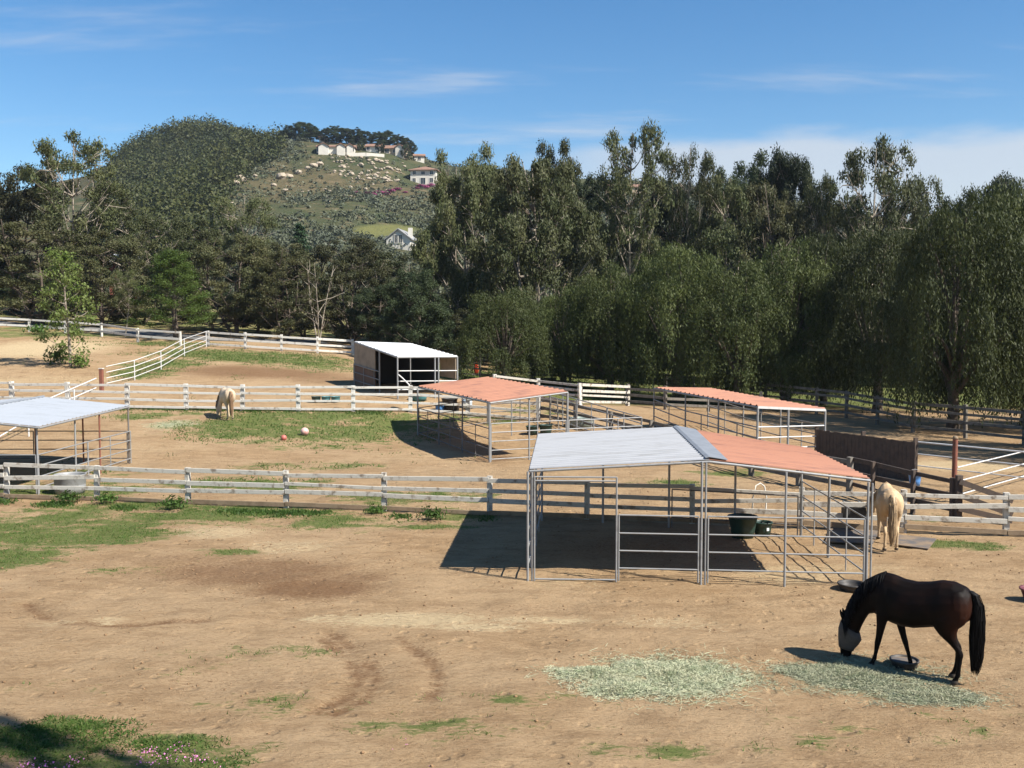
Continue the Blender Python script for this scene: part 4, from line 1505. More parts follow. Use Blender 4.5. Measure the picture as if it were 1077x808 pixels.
# --- back right shelter
S3, P3, R3, Q3 = map(Vector, (at_z(797, 427, 2.3), at_z(688, 407.5, 2.3), at_z(868, 430, 2.14), at_z(745, 408.3, 2.17)))
e = thing('horse_shelter', low((S3 + Q3) / 2), 'long narrow red roofed shelter at back right under the weeping trees', 'shelter')
roof_sheet(P3, S3, Q3, R3, .5, .045).build('roof', M['roof_red'], e)
for a, b2 in ((P3, S3), (S3, R3), (R3, Q3), (P3, Q3)):
    MB().tube([a + o_, b2 + o_], .04, 6).build('roof_beam', M['steel'], e)
MB().beam(S3 + Vector((0, -.03, -.05)), R3 + Vector((0, -.03, -.05)), .03, .09).build('fascia', M['white_pipe'], e)
for t in (0, .36, .68, 1):
    for (a, b2) in ((P3, S3), (Q3, R3)):
        q = a.lerp(b2, t)
        post(e, (q.x, q.y, Hs(q.x, q.y)), q.z - .05, .045 if t == 1 else .035)
qm = S3.lerp(R3, .45)
post(e, (qm.x, qm.y, 0), qm.z - .05, .045)
for k in range(3):
    ts = (0, .36, .68, 1)
    a, b2 = P3.lerp(S3, ts[k]), P3.lerp(S3, ts[k + 1])
    a, b2 = low(a), low(b2)
    pipe_panel(MB(), a, b2, (.3, .7, 1.1, 1.5), .026, 1).build('pipe_panel', M['steel'], e)
    a, b2 = low(Q3.lerp(R3, ts[k])), low(Q3.lerp(R3, ts[k + 1]))
    pipe_panel(MB(), a, b2, (.3, .7, 1.1, 1.5), .026, 1).build('pipe_panel', M['steel'], e)
pipe_panel(MB(), low(S3), low(R3), (.3, .7, 1.1, 1.5), .028, 0).build('pipe_panel', M['white_pipe'], e)

# --- left shelter
F4, R4 = Vector(at_z(41, 448.5, 2.18)), Vector(at_z(135.5, 426.5, 2.24))
T4 = Vector(at_z(46, 418, 2.5))
W4 = T4 - R4
FT4 = F4 + W4
LL4, FL4 = T4 + Vector((W4.x, W4.y, -W4.z)), FT4 + Vector((W4.x, W4.y, -W4.z))
e = thing('horse_shelter', low((F4 + T4) / 2), 'shelter with pale blue grey metal roof cut by the left edge', 'shelter')
roof_sheet(F4, R4, FT4, T4, .3).build('roof', M['roof_blue'], e)
roof_sheet(FL4, LL4, FT4, T4, .3).build('roof', M['roof_blue'], e)
mb = MB()
mb.tube([FT4 + nl, T4 + nl], .05, 6)
mb.build('ridge_cap', M['cap_blue'], e)
f4, r4 = Vector(G(40.5, 520)), Vector(G(136, 487.5))
lf4, lr4 = f4 + Vector((2 * W4.x, 0, 0)), r4 + Vector((2 * W4.x, 0, 0))
for p, zt, mt in ((f4, F4.z, 'steel'), (r4, R4.z, 'dark_steel'), (f4.lerp(r4, .37), F4.lerp(R4, .37).z, 'steel'), (f4.lerp(r4, .64), F4.lerp(R4, .64).z, 'rusty'), (f4 + Vector((W4.x, 0, 0)), FT4.z, 'steel'), (r4 + Vector((W4.x, 0, 0)), T4.z, 'rusty'),
                  (r4 + Vector((W4.x * .5, .1, 0)), T4.lerp(R4, .5).z, 'rusty'), (r4 + Vector((W4.x * 1.5, .1, 0)), T4.lerp(R4, .5).z, 'rusty'), (lf4, F4.z, 'steel'), (lr4, R4.z, 'rusty')):
    post(e, p, zt - .05, .032, mt)
for a, b2 in ((F4, R4), (FT4, T4), (F4, FT4), (R4, T4), (FT4, FL4), (T4, LL4), (FL4, LL4)):
    MB().tube([a + o_, b2 + o_], .035, 6).build('roof_beam', M['steel'], e)
H4 = (.2, .55, .9, 1.25)
pipe_panel(MB(), f4 + Vector((0, .06, 0)), f4.lerp(r4, .5), H4, .021, 0).build('pipe_panel', M['steel'], e)
pipe_panel(MB(), f4.lerp(r4, .505), r4 + Vector((.08, -.03, 0)), H4, .021, 1).build('pipe_panel', M['steel'], e)
pipe_panel(MB(), r4 - Vector((.06, 0, 0)), r4 + Vector((W4.x, 0, 0)), H4, .021, 0).build('pipe_panel', M['dark_steel'], e)
pipe_panel(MB(), r4 + Vector((W4.x * 1.02, 0, 0)), lr4, H4, .021, 0).build('pipe_panel', M['dark_steel'], e)
pipe_panel(MB(), f4 - Vector((.06, 0, 0)), f4 + Vector((W4.x, 0, 0)), H4, .021, 0).build('pipe_panel', M['steel'], e)

# --- white roofed shed at the back
A5, D5 = Vector(at_d(373, 359, 58)), Vector(at_d(418, 375, 53))
C5, B5 = Vector(at_d(481, 374.5, 54.2)), Vector(at_d(431.5, 361, 59.8))
e = thing('horse_shed', low((A5 + C5) / 2), 'white roofed shed with boarded side wall and dark open front in the upper paddock', 'shed')
roof_sheet(A5, D5, B5, C5, .5, .018).build('roof', M['roof_pale'], e)
a5, d5, c5, b5 = map(low, (A5, D5, C5, B5))
for p, t in ((a5, A5), (d5, D5), (c5, C5), (b5, B5), (a5.lerp(d5, .6), A5.lerp(D5, .6)), (d5.lerp(c5, .62), D5.lerp(C5, .62)), (d5.lerp(c5, .68), D5.lerp(C5, .68))):
    post(e, (p.x, p.y, Hs(p.x, p.y)), t.z - .04, .045)
for a, b2 in ((A5, D5), (D5, C5), (C5, B5), (A5, B5)):
    MB().tube([a + o_, b2 + o_], .05, 6).build('roof_beam', M['steel'], e)


def slab(p, q, z0p, z1p, z0q, z1q, th=.04):
    p, q = Vector(p), Vector(q)
    d = (q - p)
    n_ = Vector((-d.y, d.x, 0)).normalized() * th / 2
    V = []
    for s in (-1, 1):
        V += [(p.x + s * n_.x, p.y + s * n_.y, z0p), (q.x + s * n_.x, q.y + s * n_.y, z0q), (q.x + s * n_.x, q.y + s * n_.y, z1q), (p.x + s * n_.x, p.y + s * n_.y, z1p)]
    return MB().add(V, [(0, 1, 2, 3), (7, 6, 5, 4), (0, 4, 5, 1), (3, 2, 6, 7), (0, 3, 7, 4), (1, 5, 6, 2)])


k6 = .5
ak = a5.lerp(d5, k6)
Ak = A5.lerp(D5, k6)
slab(a5, ak, a5.z + 1.15, A5.z - .1, ak.z + 1.1, Ak.z - .1).build('wall_board', M['tarp'], e)['label'] = 'tan upper side board'
slab(a5, ak, a5.z, a5.z + 1.13, ak.z, ak.z + 1.08).build('wall_board', M['panel_brown'], e)['label'] = 'brown lower side board'
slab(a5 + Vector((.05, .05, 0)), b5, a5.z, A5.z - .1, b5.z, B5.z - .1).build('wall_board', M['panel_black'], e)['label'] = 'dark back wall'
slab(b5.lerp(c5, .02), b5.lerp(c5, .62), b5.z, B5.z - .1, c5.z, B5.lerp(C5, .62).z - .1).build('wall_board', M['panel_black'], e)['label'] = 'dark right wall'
slab(b5.lerp(c5, .66), b5.lerp(c5, .97), B5.lerp(C5, .66).z - 1.4, B5.lerp(C5, .66).z - .1, C5.z - 1.25, C5.z - .1).build('hanging_board', M['tarp'], e)
off = Vector((-.06, -.06, 0))
pipe_panel(MB(), a5 + off, ak + off, (.3, .75, 1.2), .024, 1).build('pipe_panel', M['steel'], e)
pipe_panel(MB(), ak + off, a5.lerp(d5, .62) + off, (.3, .75, 1.2), .024, 0).build('pipe_panel', M['steel'], e)
pipe_panel(MB(), d5, c5, (.5, .95, 1.5), .032, 0, frame=False).build('pipe_panel', M['white_pipe'], e)
b_ = MB().tube([d5 + Vector((.05, 0, 1.3)), d5 + Vector((.3, -.1, 1.1)), d5 + Vector((.9, -.2, .5))], .035, 6)
b_.build('brace', M['white_pipe'], e)

# --- white pipe fence climbing the bank at left
e = thing('pipe_fence', G(107, 412), 'white four rail pipe fence climbing the grassy bank to the upper paddock corner', 'fence')
base = [(112, 407), (141.7, 400), (169.5, 389), (194, 374.5), (217, 365)]
top = [(107, 390), (141.7, 381), (169.5, 366), (194, 355), (217, 349.5)]
gp = [Vector(G(*q)) for q in base]
for p in gp[1:]:
    MB().tube([p - Vector((0, 0, .2)), p + Vector((0, 0, 1.18))], .03, 6).build('post', M['white_pipe'], e)
for hgt in (.2, .5, .82, 1.15):
    MB().tube([p + Vector((0, 0, hgt)) for p in gp], .024, 6).build('rail', M['white_pipe'], e)
p = Vector(G(107, 413))
ee = thing('wood_post', p, 'short red brown wooden post at the foot of the white pipe fence', 'post')
MB().beam(p - Vector((0, 0, .2)), p + Vector((0, 0, 1.3)), .2, .2, (0, 1, 0), .02).build('post_body', M['rusty'], ee)
MB().beam(p + Vector((0, 0, 1.302)), p + Vector((0, 0, 1.35)), .24, .24, (0, 1, 0)).build('cap', M['wood_white'], ee)
e = thing('pipe_fence', G(73, 430), 'two white pipe rails sloping down from the middle fence toward the left shelter', 'fence')
for y0, y1, y2 in ((398, 430, 452), (408, 444, 466)):
    a, b2, c_ = at_d(101, y0, 51.5), at_d(50, y0 + 22, 47), at_d(-40, y1 + 38, 39)
    MB().tube([a, b2, c_], .03, 6).build('rail', M['white_pipe'], e)
p = Vector(at_d(20, 452, 43))
for px in (20, 72):
    t = (101 - px) / 141
    q = Vector(at_d(101, 398, 51.5)).lerp(Vector(at_d(-40, 468, 39)), t)
    MB().tube([Vector((q.x, q.y, Hs(q.x, q.y) - .1)), q], .035, 6).build('post', M['white_pipe'], e)

# --- white rails at right
p = Vector(at_z(1003, 528, 0))
ee = thing('steel_post', p, 'tall rust red steel post standing between the board fence and the pale rails', 'post')
MB().tube([p, p + Vector((0, 0, 1.95))], .075, 10).build('post_body', M['rusty'], ee)
MB().lathe([(.0, .06), (.05, .05), (.082, .0), (.082, -.04), (.078, -.04)], p + Vector((0, 0, 1.952)), 12).build('cap', M['wood_brown'], ee)
e = thing('pipe_fence', p, 'white pipe rails rising to the right from the rust red post', 'fence')
p2 = Vector(at_z(1110, 497, 0))
for hgt in (.2, .62, 1.05):
    MB().tube([p + Vector((.09, 0, hgt)), p2 + Vector((0, 0, hgt))], .021, 6).build('rail', M['white_pipe'], e)
MB().tube([p2, p2 + Vector((0, 0, 1.1))], .035, 6).build('post', M['white_pipe'], e)
e = thing('pipe_fence', B, 'thin white rails running right from the end of the brown board fence', 'fence')
p, p2 = Vector(B) + Vector((.1, .1, 0)), Vector(at_z(1150, 530, 0))
for hgt in (.55, .95, 1.36):
    MB().tube([p + Vector((0, 0, hgt)), p2 + Vector((0, 0, hgt - .0))], .02 if hgt < 1.3 else .028, 6).build('rail', M['white_pipe'], e)
MB().tube([p2, p2 + Vector((0, 0, 1.4))], .035, 6).build('post', M['white_pipe'], e)


# ------------------------------------------------------------------ tubs, buckets, balls
def tub(name, p, r, h, mat, label, cat, taper=.82, group=None, bail=False, wat=False, sx=1, rim=True):
    p = Vector(p)
    e = thing(name, p, label, cat, group)
    t = .03 * r / .3
    MB().lathe([(0, .005), (r * taper, .005), (r * (taper + 1) / 2, h * .5), (r, h - .03), (r + t * .7, h - .025), (r + t * .7, h), (r - t * .4, h), (r - t * .7, h - .04), (r * (taper + 1) / 2 - t, h * .5), (r * taper - t, .04), (0, .04)], (p.x, p.y, p.z), 24, True, sx).build('body', mat, e)
    if wat:
        MB().lathe([(0, h * .72), (r * .93, h * .72)], (p.x, p.y, p.z), 24, True, sx).build('water_surface', M['water'], e)
    if bail:
        MB().tube([p + Vector((r * math.cos(a), .02, h + .0 + .85 * r * math.sin(a))) for a in np.linspace(0.05, math.pi - .05, 10)], .008, 5).build('handle', M['steel'], e)
    return e


q = Vector(at_z(781, 565.5, 0))
tub('muck_tub', q, .36, .55, M['plastic_green'], 'large dark green tub half in shade inside the nearest shelter', 'tub', .74)
q = Vector(at_z(802, 563.5, 0))
e = tub('bucket', q, .235, .36, M['plastic_green'], 'dark green bucket with small white sticker beside the large tub', 'bucket', .8)
st_ = MB()
a0 = -math.pi / 2 + .35
rr = .226
V = [(q.x + rr * math.cos(a0 + u) + 0, q.y + (rr) * math.sin(a0 + u), q.z + .2 + v) for u, v in ((-.15, -.035), (.15, -.035), (.15, .04), (-.15, .04))]
V += [(v[0] * 1 + .01 * math.cos(a0), v[1] + .01 * math.sin(a0), v[2]) for v in V]
st_.add(V, [(0, 1, 2, 3), (7, 6, 5, 4), (0, 4, 5, 1), (3, 2, 6, 7), (0, 3, 7, 4), (1, 5, 6, 2)])
st_.build('sticker', M['label_white'], e)
# pale hose looped over the fence down to the bucket
hz = Vector(at_z(797, 552.5, 0))
mb = MB()
mb.tube([hz + Vector((-.16, .0, .25)), hz + Vector((-.14, 0, .75)), hz + Vector((-.06, .0, 1.07)), hz + Vector((.06, .02, 1.13)), hz + Vector((.16, 0, 1.05)), hz + Vector((.22, 0, .75)), hz + Vector((.18, -.1, .34))], .02, 6)
tag(mb.build('hose', M['wood_white']), 'pale hose looped over the fence rail above the green bucket', 'hose')
tub('feed_pan', at_z(896, 621, 0), .27, .15, M['plastic_black'], 'low black feed pan at the right front corner of the nearest shelter', 'feed pan', .85)
q = Vector(at_z(951, 701, 0))
e = tub('feed_pan', q, .21, .12, M['plastic_black'], 'low black feed pan on the ground behind the dark horse\'s front legs', 'feed pan', .9)
MB().lathe([(0, .10), (.195, .09)], q, 20).build('feed', M['mat'], e)
tub('feed_pan', at_z(1090, 633, 0), .29, .26, M['maroon'], 'dark maroon tub cut by the right edge of the photo', 'tub', .75)
for i, px in enumerate((332.5, 343, 353)):
    tub('feed_tub', G(px, 423), .24, .30, M['plastic_teal'] if i else M['plastic_green'], ('leftmost', 'middle', 'rightmost')[i] + ' of three green tubs in a row behind the white fence', 'tub', .85, 'three green tubs behind the white fence')
tub('bucket', G(560, 457), .30, .4, M['plastic_green'], 'left one of the two dark green tubs inside the pen by the middle shelter', 'tub', .8)
tub('bucket', G(574, 457), .31, .46, M['plastic_green'], 'right one of the two dark green tubs inside the pen, taller', 'tub', .8)
tub('water_trough', G(612, 449), .62, .45, M['tub_grey'], 'wide grey green water trough inside the pen by the middle shelter', 'trough', .95, wat=True)
tub('barrel', G(462.5, 432.5), .24, .36, M['plastic_blue'], 'small bright blue tub behind the white fence left of the middle shelter', 'tub', .85)
tub('feed_tub', G(475, 432), .45, .36, M['plastic_black'], 'wide black tub beside the small blue tub behind the white fence', 'tub', .85)
tub('feed_tub', G(441, 421), .42, .32, M['plastic_teal'], 'teal tub behind the white fence near the shed front', 'tub', .9)
tub('feed_tub', G(473, 425), .42, .30, M['plastic_black'], 'black tub further back, in front of the shed', 'tub', .9)
q = Vector(G(491, 429))
e = thing('barrel', q, 'pale blue barrel behind the white fence post at the middle shelter', 'barrel')
MB().lathe([(0, 0), (.27, 0), (.29, .04), (.28, .3), (.30, .32), (.28, .34), (.28, .6), (.30, .62), (.28, .64), (.29, .86), (.26, .9), (0, .9)], q, 20).build('body', M['plastic_pale'], e)
MB().lathe([(.05, .9), (.05, .93), (0, .93)], q + Vector((.12, 0, 0)), 8).build('cap', M['plastic_blue'], e)
q = Vector(at_z(962, 511, 0))
tub('bucket', q, .2, .38, M['plastic_blue'], 'blue bucket at the right end of the brown board fence', 'bucket', .8, bail=True)
q = Vector(at_z(62, 523, 0)) + Vector((0, .8, 0))
e = thing('water_trough', q, 'round pale metal water trough under the left shelter behind the near fence', 'trough')
MB().lathe([(0, .0), (.44, 0), (.47, .25), (.455, .27), (.47, .3), (.48, .58), (.50, .6), (.47, .61), (.45, .56), (.44, .1), (0, .1)], q, 28).build('body', M['steel'], e)
MB().lathe([(0, .5), (.445, .5)], q, 28).build('water_surface', M['water'], e)
# balls
import bmesh
for px, py, r, mt, lab in ((320.5, 458, .19, 'ball_pink', 'large pale pink ball on the grass of the middle paddock'), (298.5, 463.3, .13, 'ball_red', 'small faded red ball left of the pink ball')):
    q = G(px, py)
    bm = bmesh.new()
    bmesh.ops.create_uvsphere(bm, u_segments=32, v_segments=20, radius=r)
    for v in bm.verts:
        if abs(v.co.z) < r * .06:
            v.co *= .985
        v.co.z *= .97
    me = bpy.data.meshes.new('ball')
    bm.to_mesh(me)
    bm.free()
    for p_ in me.polygons:
        p_.use_smooth = True
    me.materials.append(M[mt])
    o = tag(link('ball', me), lab, 'ball')
    o.location = (q[0], q[1], q[2] + r * .93)
    o.rotation_euler = (.5, .3, .2)
# rubber mats by the tan horse
for poly, lab in ((((873, 556), (925, 560), (918, 573), (868, 571)), 'dark rubber mat at the side of the nearest shelter'), (((945, 564), (985, 568), (976, 579), (938, 574)), 'grey rubber mat right of the tan horse')):
    V = [at_z(a, b2, .012) for a, b2 in poly]
    V = [np.array([v[0], v[1], Hs(v[0], v[1]) + .03]) for v in V]
    V2 = [v + np.array([0, 0, .025]) for v in V]
    mb = MB().add(V + V2, [(3, 2, 1, 0), (4, 5, 6, 7), (0, 1, 5, 4), (1, 2, 6, 5), (2, 3, 7, 6), (3, 0, 4, 7)])
    tag(mb.build('rubber_mat', M['mat']), lab, 'mat')
# fence feeder hanging on the near fence
p = Vector(at_z(895, 557, 0)) + Vector((0, -.18, .62))
e = thing('fence_feeder', p, 'black box feeder hooked on the fence rail left of the tan horse', 'feeder')
mb = MB()
for s in (-1, 1):
    mb.beam(p + Vector((s * .27, -.12, -.15)), p + Vector((s * .27, .12, -.15)), .03, .3 * 1)
    mb.beam(p + Vector((-.255, s * .12, -.15)), p + Vector((.255, s * .12, -.15)), .03, .3)
mb.beam(p + Vector((-.25, 0, -.28)), p + Vector((.25, 0, -.28)), .2, .03)
mb.build('bin', M['plastic_black'], e)
for s in (-.2, .2):
    MB().tube([p + Vector((s, .1, 0)), p + Vector((s, .12, .12)), p + Vector((s, .26, .12)), p + Vector((s, .27, .03))], .012, 5).build('hook', M['steel'], e)
# wooden trestle leaning in the pen
q = Vector(G(583, 452))
e = thing('step_ladder', q, 'grey folding step ladder standing inside the pen by the middle shelter', 'ladder')
fr_ = MB()
for s in (-.22, .22):
    fr_.beam(q + Vector((s, 0, 0)), q + Vector((s * .7, .35, 1.45)), .05, .03)
for k in range(1, 6):
    f = k / 6
    fr_.beam(q + Vector((-.22 * (1 - .3 * f), .35 * f, 1.45 * f)), q + Vector((.22 * (1 - .3 * f), .35 * f, 1.45 * f)), .08, .025)
fr_.build('step_frame', M['wood_silver'], e)
bk = MB()
for s in (-.22, .22):
    bk.beam(q + Vector((s, .8, 0)), q + Vector((s * .7, .39, 1.43)), .04, .03)
bk.beam(q + Vector((-.2, .66, .5)), q + Vector((.2, .66, .5)), .03, .03)
bk.build('rear_legs', M['wood_silver'], e)
# orange red bundle on the post near the shed
q = Vector(G(505, 402))
e = thing('steel_post', q, 'thin grey post standing on the grass right of the white roofed shed', 'post')
MB().tube([q - Vector((0, 0, .1)), q + Vector((0, 0, 2.0))], .06, 8).build('post_body', M['wood_silver'], e)
MB().lathe([(0, .06), (.05, .05), (.07, 0), (.07, -.05), (.062, -.05)], q + Vector((0, 0, 2.002)), 8).build('cap', M['wood_silver'], e)
q = Vector(G(501, 393))
mb = MB()
rings = []
for t, rx, ry in ((0, .05, .05), (.08, .15, .12), (.3, .2, .15), (.5, .16, .12), (.6, .10, .08), (.72, .13, .1), (.85, .06, .05)):
    rings.append([q + Vector((rx * math.cos(a) * (1 + .15 * math.sin(3 * a)), ry * math.sin(a), t)) for a in np.linspace(0, 2 * math.pi, 12, endpoint=False)])
mb.loft(rings)
tag(mb.build('bundle', M['orange']), 'small bright orange red bundle on the grass right of the white shed', 'bundle')
# stack of dark timber under the trees
q = Vector(G(570, 405)) + Vector((0, 1.2, 0))
e = thing('feed_cart', q, 'dark slatted wooden cart under the trees behind the middle shelter', 'cart')
mb = MB()
for k in range(4):
    mb.beam(q + Vector((-1.1, 0, .35 + .26 * k)), q + Vector((1.1, 0, .35 + .26 * k)), .05, .15)
    mb.beam(q + Vector((-1.1, 1.2, .35 + .26 * k)), q + Vector((1.1, 1.2, .35 + .26 * k)), .05, .15)
mb.beam(q + Vector((-1.1, .6, .25)), q + Vector((1.1, .6, .25)), 1.2, .06)
mb.build('slatted_box', M['wood_silver'], e)
for sx_ in (-.8, .8):
    for sy in (-.1, 1.3):
        MB().tube([q + Vector((sx_, sy - .06, .22)), q + Vector((sx_, sy + .06, .22))], .22, 14).build('wheel', M['plastic_black'], e)


# ------------------------------------------------------------------ horses
def ering(top, bot, hw, n=18, egg=.0):
    """ring through top and bottom points in the (s,z) plane with half width hw"""
    t, b2 = Vector((top[0], 0, top[1])), Vector((bot[0], 0, bot[1]))
    c = (t + b2) / 2
    u = (t - b2) / 2
    out = []
    for k in range(n):
        a = 2 * math.pi * k / n
        w_ = hw * math.sin(a) * (1 - egg * math.cos(a))
        p = c + u * math.cos(a)
        out.append(Vector((p.x, w_, p.z)))
    return out


def leg_rings(pts):
    """pts: (s, t, z, half depth, half width)"""
    rings = []
    for s, t, z_, hd, hw in pts:
        rings.append([Vector((s + hd * math.cos(a), t + hw * math.sin(a), z_)) for a in np.linspace(0, 2 * math.pi, 12, endpoint=False)])
    return rings


def horse_parts(neck_lift=0.0, turn=0.0):
    trunk = [((-.81, 1.22), (-.80, 1.08), .09), ((-.775, 1.38), (-.76, .97), .19), ((-.68, 1.465), (-.66, .90), .25), ((-.5, 1.52), (-.5, .84), .285), ((-.32, 1.52), (-.32, .80), .29), ((-.12, 1.465), (-.12, .755), .285),
             ((.1, 1.435), (.1, .705), .30), ((.3, 1.45), (.3, .70), .285), ((.46, 1.495), (.46, .72), .25), ((.58, 1.505), (.6, .76), .225), ((.7, 1.46), (.72, .80), .2), ((.80, 1.36), (.82, .86), .155), ((.87, 1.22), (.89, .95), .08)]
    neck = [((.56, 1.49), (.62, .85), .17), ((.75, 1.435), (.78, .82), .155), ((.93, 1.325), (.87, .80), .125), ((1.10, 1.15), (.93, .70), .105), ((1.22, .94), (.99, .58), .092), ((1.30, .72), (1.03, .47), .088)]
    head = [((1.315, .70), (1.08, .52), .085), ((1.355, .60), (1.02, .42), .105), ((1.375, .48), (1.01, .33), .108), ((1.378, .36), (1.06, .26), .092), ((1.372, .25), (1.125, .19), .074), ((1.362, .15), (1.155, .12), .066), ((1.355, .085), (1.165, .075), .066), ((1.335, .04), (1.19, .04), .052), ((1.30, .022), (1.23, .022), .028)]
    piv = Vector((.68, 0, 1.12))

    def bend(p, k):
        R = Matrix.Rotation(neck_lift * k, 3, 'Y')
        T = Matrix.Rotation(turn * k, 3, 'Z')
        v = Vector(p) - piv
        return piv + T @ (R.inverted() @ v)
    tr = [ering(t, b2, w_, egg=.12) for t, b2, w_ in trunk]
    nk = [ering(t, b2, w_, egg=.1) for t, b2, w_ in neck]
    nk = [[bend(p, i / (len(nk) - 1)) for p in r] for i, r in enumerate(nk)]
    hd = [[bend(p, 1) for p in ering(t, b2, w_, egg=-.12)] for t, b2, w_ in head]
    legs = []
    for s, z0 in ((1, 0), (-1, 0)):
        T = .15 * s
        if s > 0:   # near fore, forward
            legs.append(leg_rings([(.56, .16, 1.02, .13, .08), (.585, .17, .86, .11, .075), (.61, .155, .70, .078, .062), (.645, .145, .50, .056, .05), (.665, .14, .42, .054, .052), (.675, .14, .36, .046, .044), (.70, .14, .22, .034, .032), (.722, .14, .125, .042, .038), (.745, .14, .085, .036, .034), (.765, .14, .055, .055, .05), (.785, .14, .0, .068, .058)]))
            legs.append(leg_rings([(-.50, .17, 1.12, .22, .10), (-.45, .18, .96, .235, .105), (-.42, .17, .84, .20, .095), (-.455, .16, .72, .135, .075), (-.55, .15, .60, .072, .052), (-.625, .145, .52, .062, .044), (-.65, .145, .46, .058, .044), (-.645, .145, .36, .043, .036), (-.635, .145, .22, .037, .034), (-.625, .145, .13, .044, .04), (-.60, .145, .088, .038, .036), (-.585, .145, .055, .056, .05), (-.565, .145, .0, .068, .06)]))
        else:
            legs.append(leg_rings([(.50, -.16, 1.02, .13, .08), (.46, -.17, .86, .105, .07), (.40, -.155, .70, .075, .06), (.335, -.145, .50, .055, .05), (.305, -.14, .42, .054, .05), (.285, -.14, .36, .045, .042), (.24, -.14, .22, .034, .032), (.21, -.14, .125, .042, .038), (.205, -.14, .085, .036, .034), (.215, -.14, .055, .054, .048), (.235, -.14, .0, .066, .056)]))
            legs.append(leg_rings([(-.46, -.17, 1.12, .22, .10), (-.41, -.18, .96, .23, .105), (-.36, -.17, .84, .195, .095), (-.385, -.16, .72, .13, .075), (-.46, -.15, .60, .07, .052), (-.53, -.145, .52, .060, .044), (-.55, -.145, .46, .056, .044), (-.54, -.145, .36, .042, .036), (-.525, -.145, .22, .036, .034), (-.51, -.145, .13, .043, .04), (-.485, -.145, .088, .038, .036), (-.47, -.145, .055, .055, .05), (-.45, -.145, .0, .066, .058)]))
    mb = MB()
    mb.loft(tr)
    mb.loft(nk)
    mb.loft(hd)
    for l in legs:
        mb.loft(l)
    # buttock and shoulder fullness
    for s in (-1, 1):
        def ball(c, r):
            rings = []
            for i in range(1, 8):
                ph = math.pi * i / 8
                rings.append([Vector((c[0] + r[0] * math.sin(ph) * math.cos(a), c[1] + r[1] * math.sin(ph) * math.sin(a), c[2] + r[2] * math.cos(ph))) for a in np.linspace(0, 2 * math.pi, 12, endpoint=False)])
            mb.loft(rings)
        ball((-.56, .14 * s, 1.14), (.22, .145, .3))
        ball((.56, .13 * s, 1.08), (.2, .11, .3))
        # nostril/cheek fullness and ears
        mb.loft([[bend(p, 1) for p in ring] for ring in
                 [[Vector((1.305 + dx + r * math.cos(a), .055 * s + r * .8 * math.sin(a), zz)) for a in np.linspace(0, 2 * math.pi, 8, endpoint=False)] for dx, zz, r in ((-.02, .64, .035), (.01, .70, .04), (.035, .76, .03), (.05, .815, .006))]])
    return mb, bend


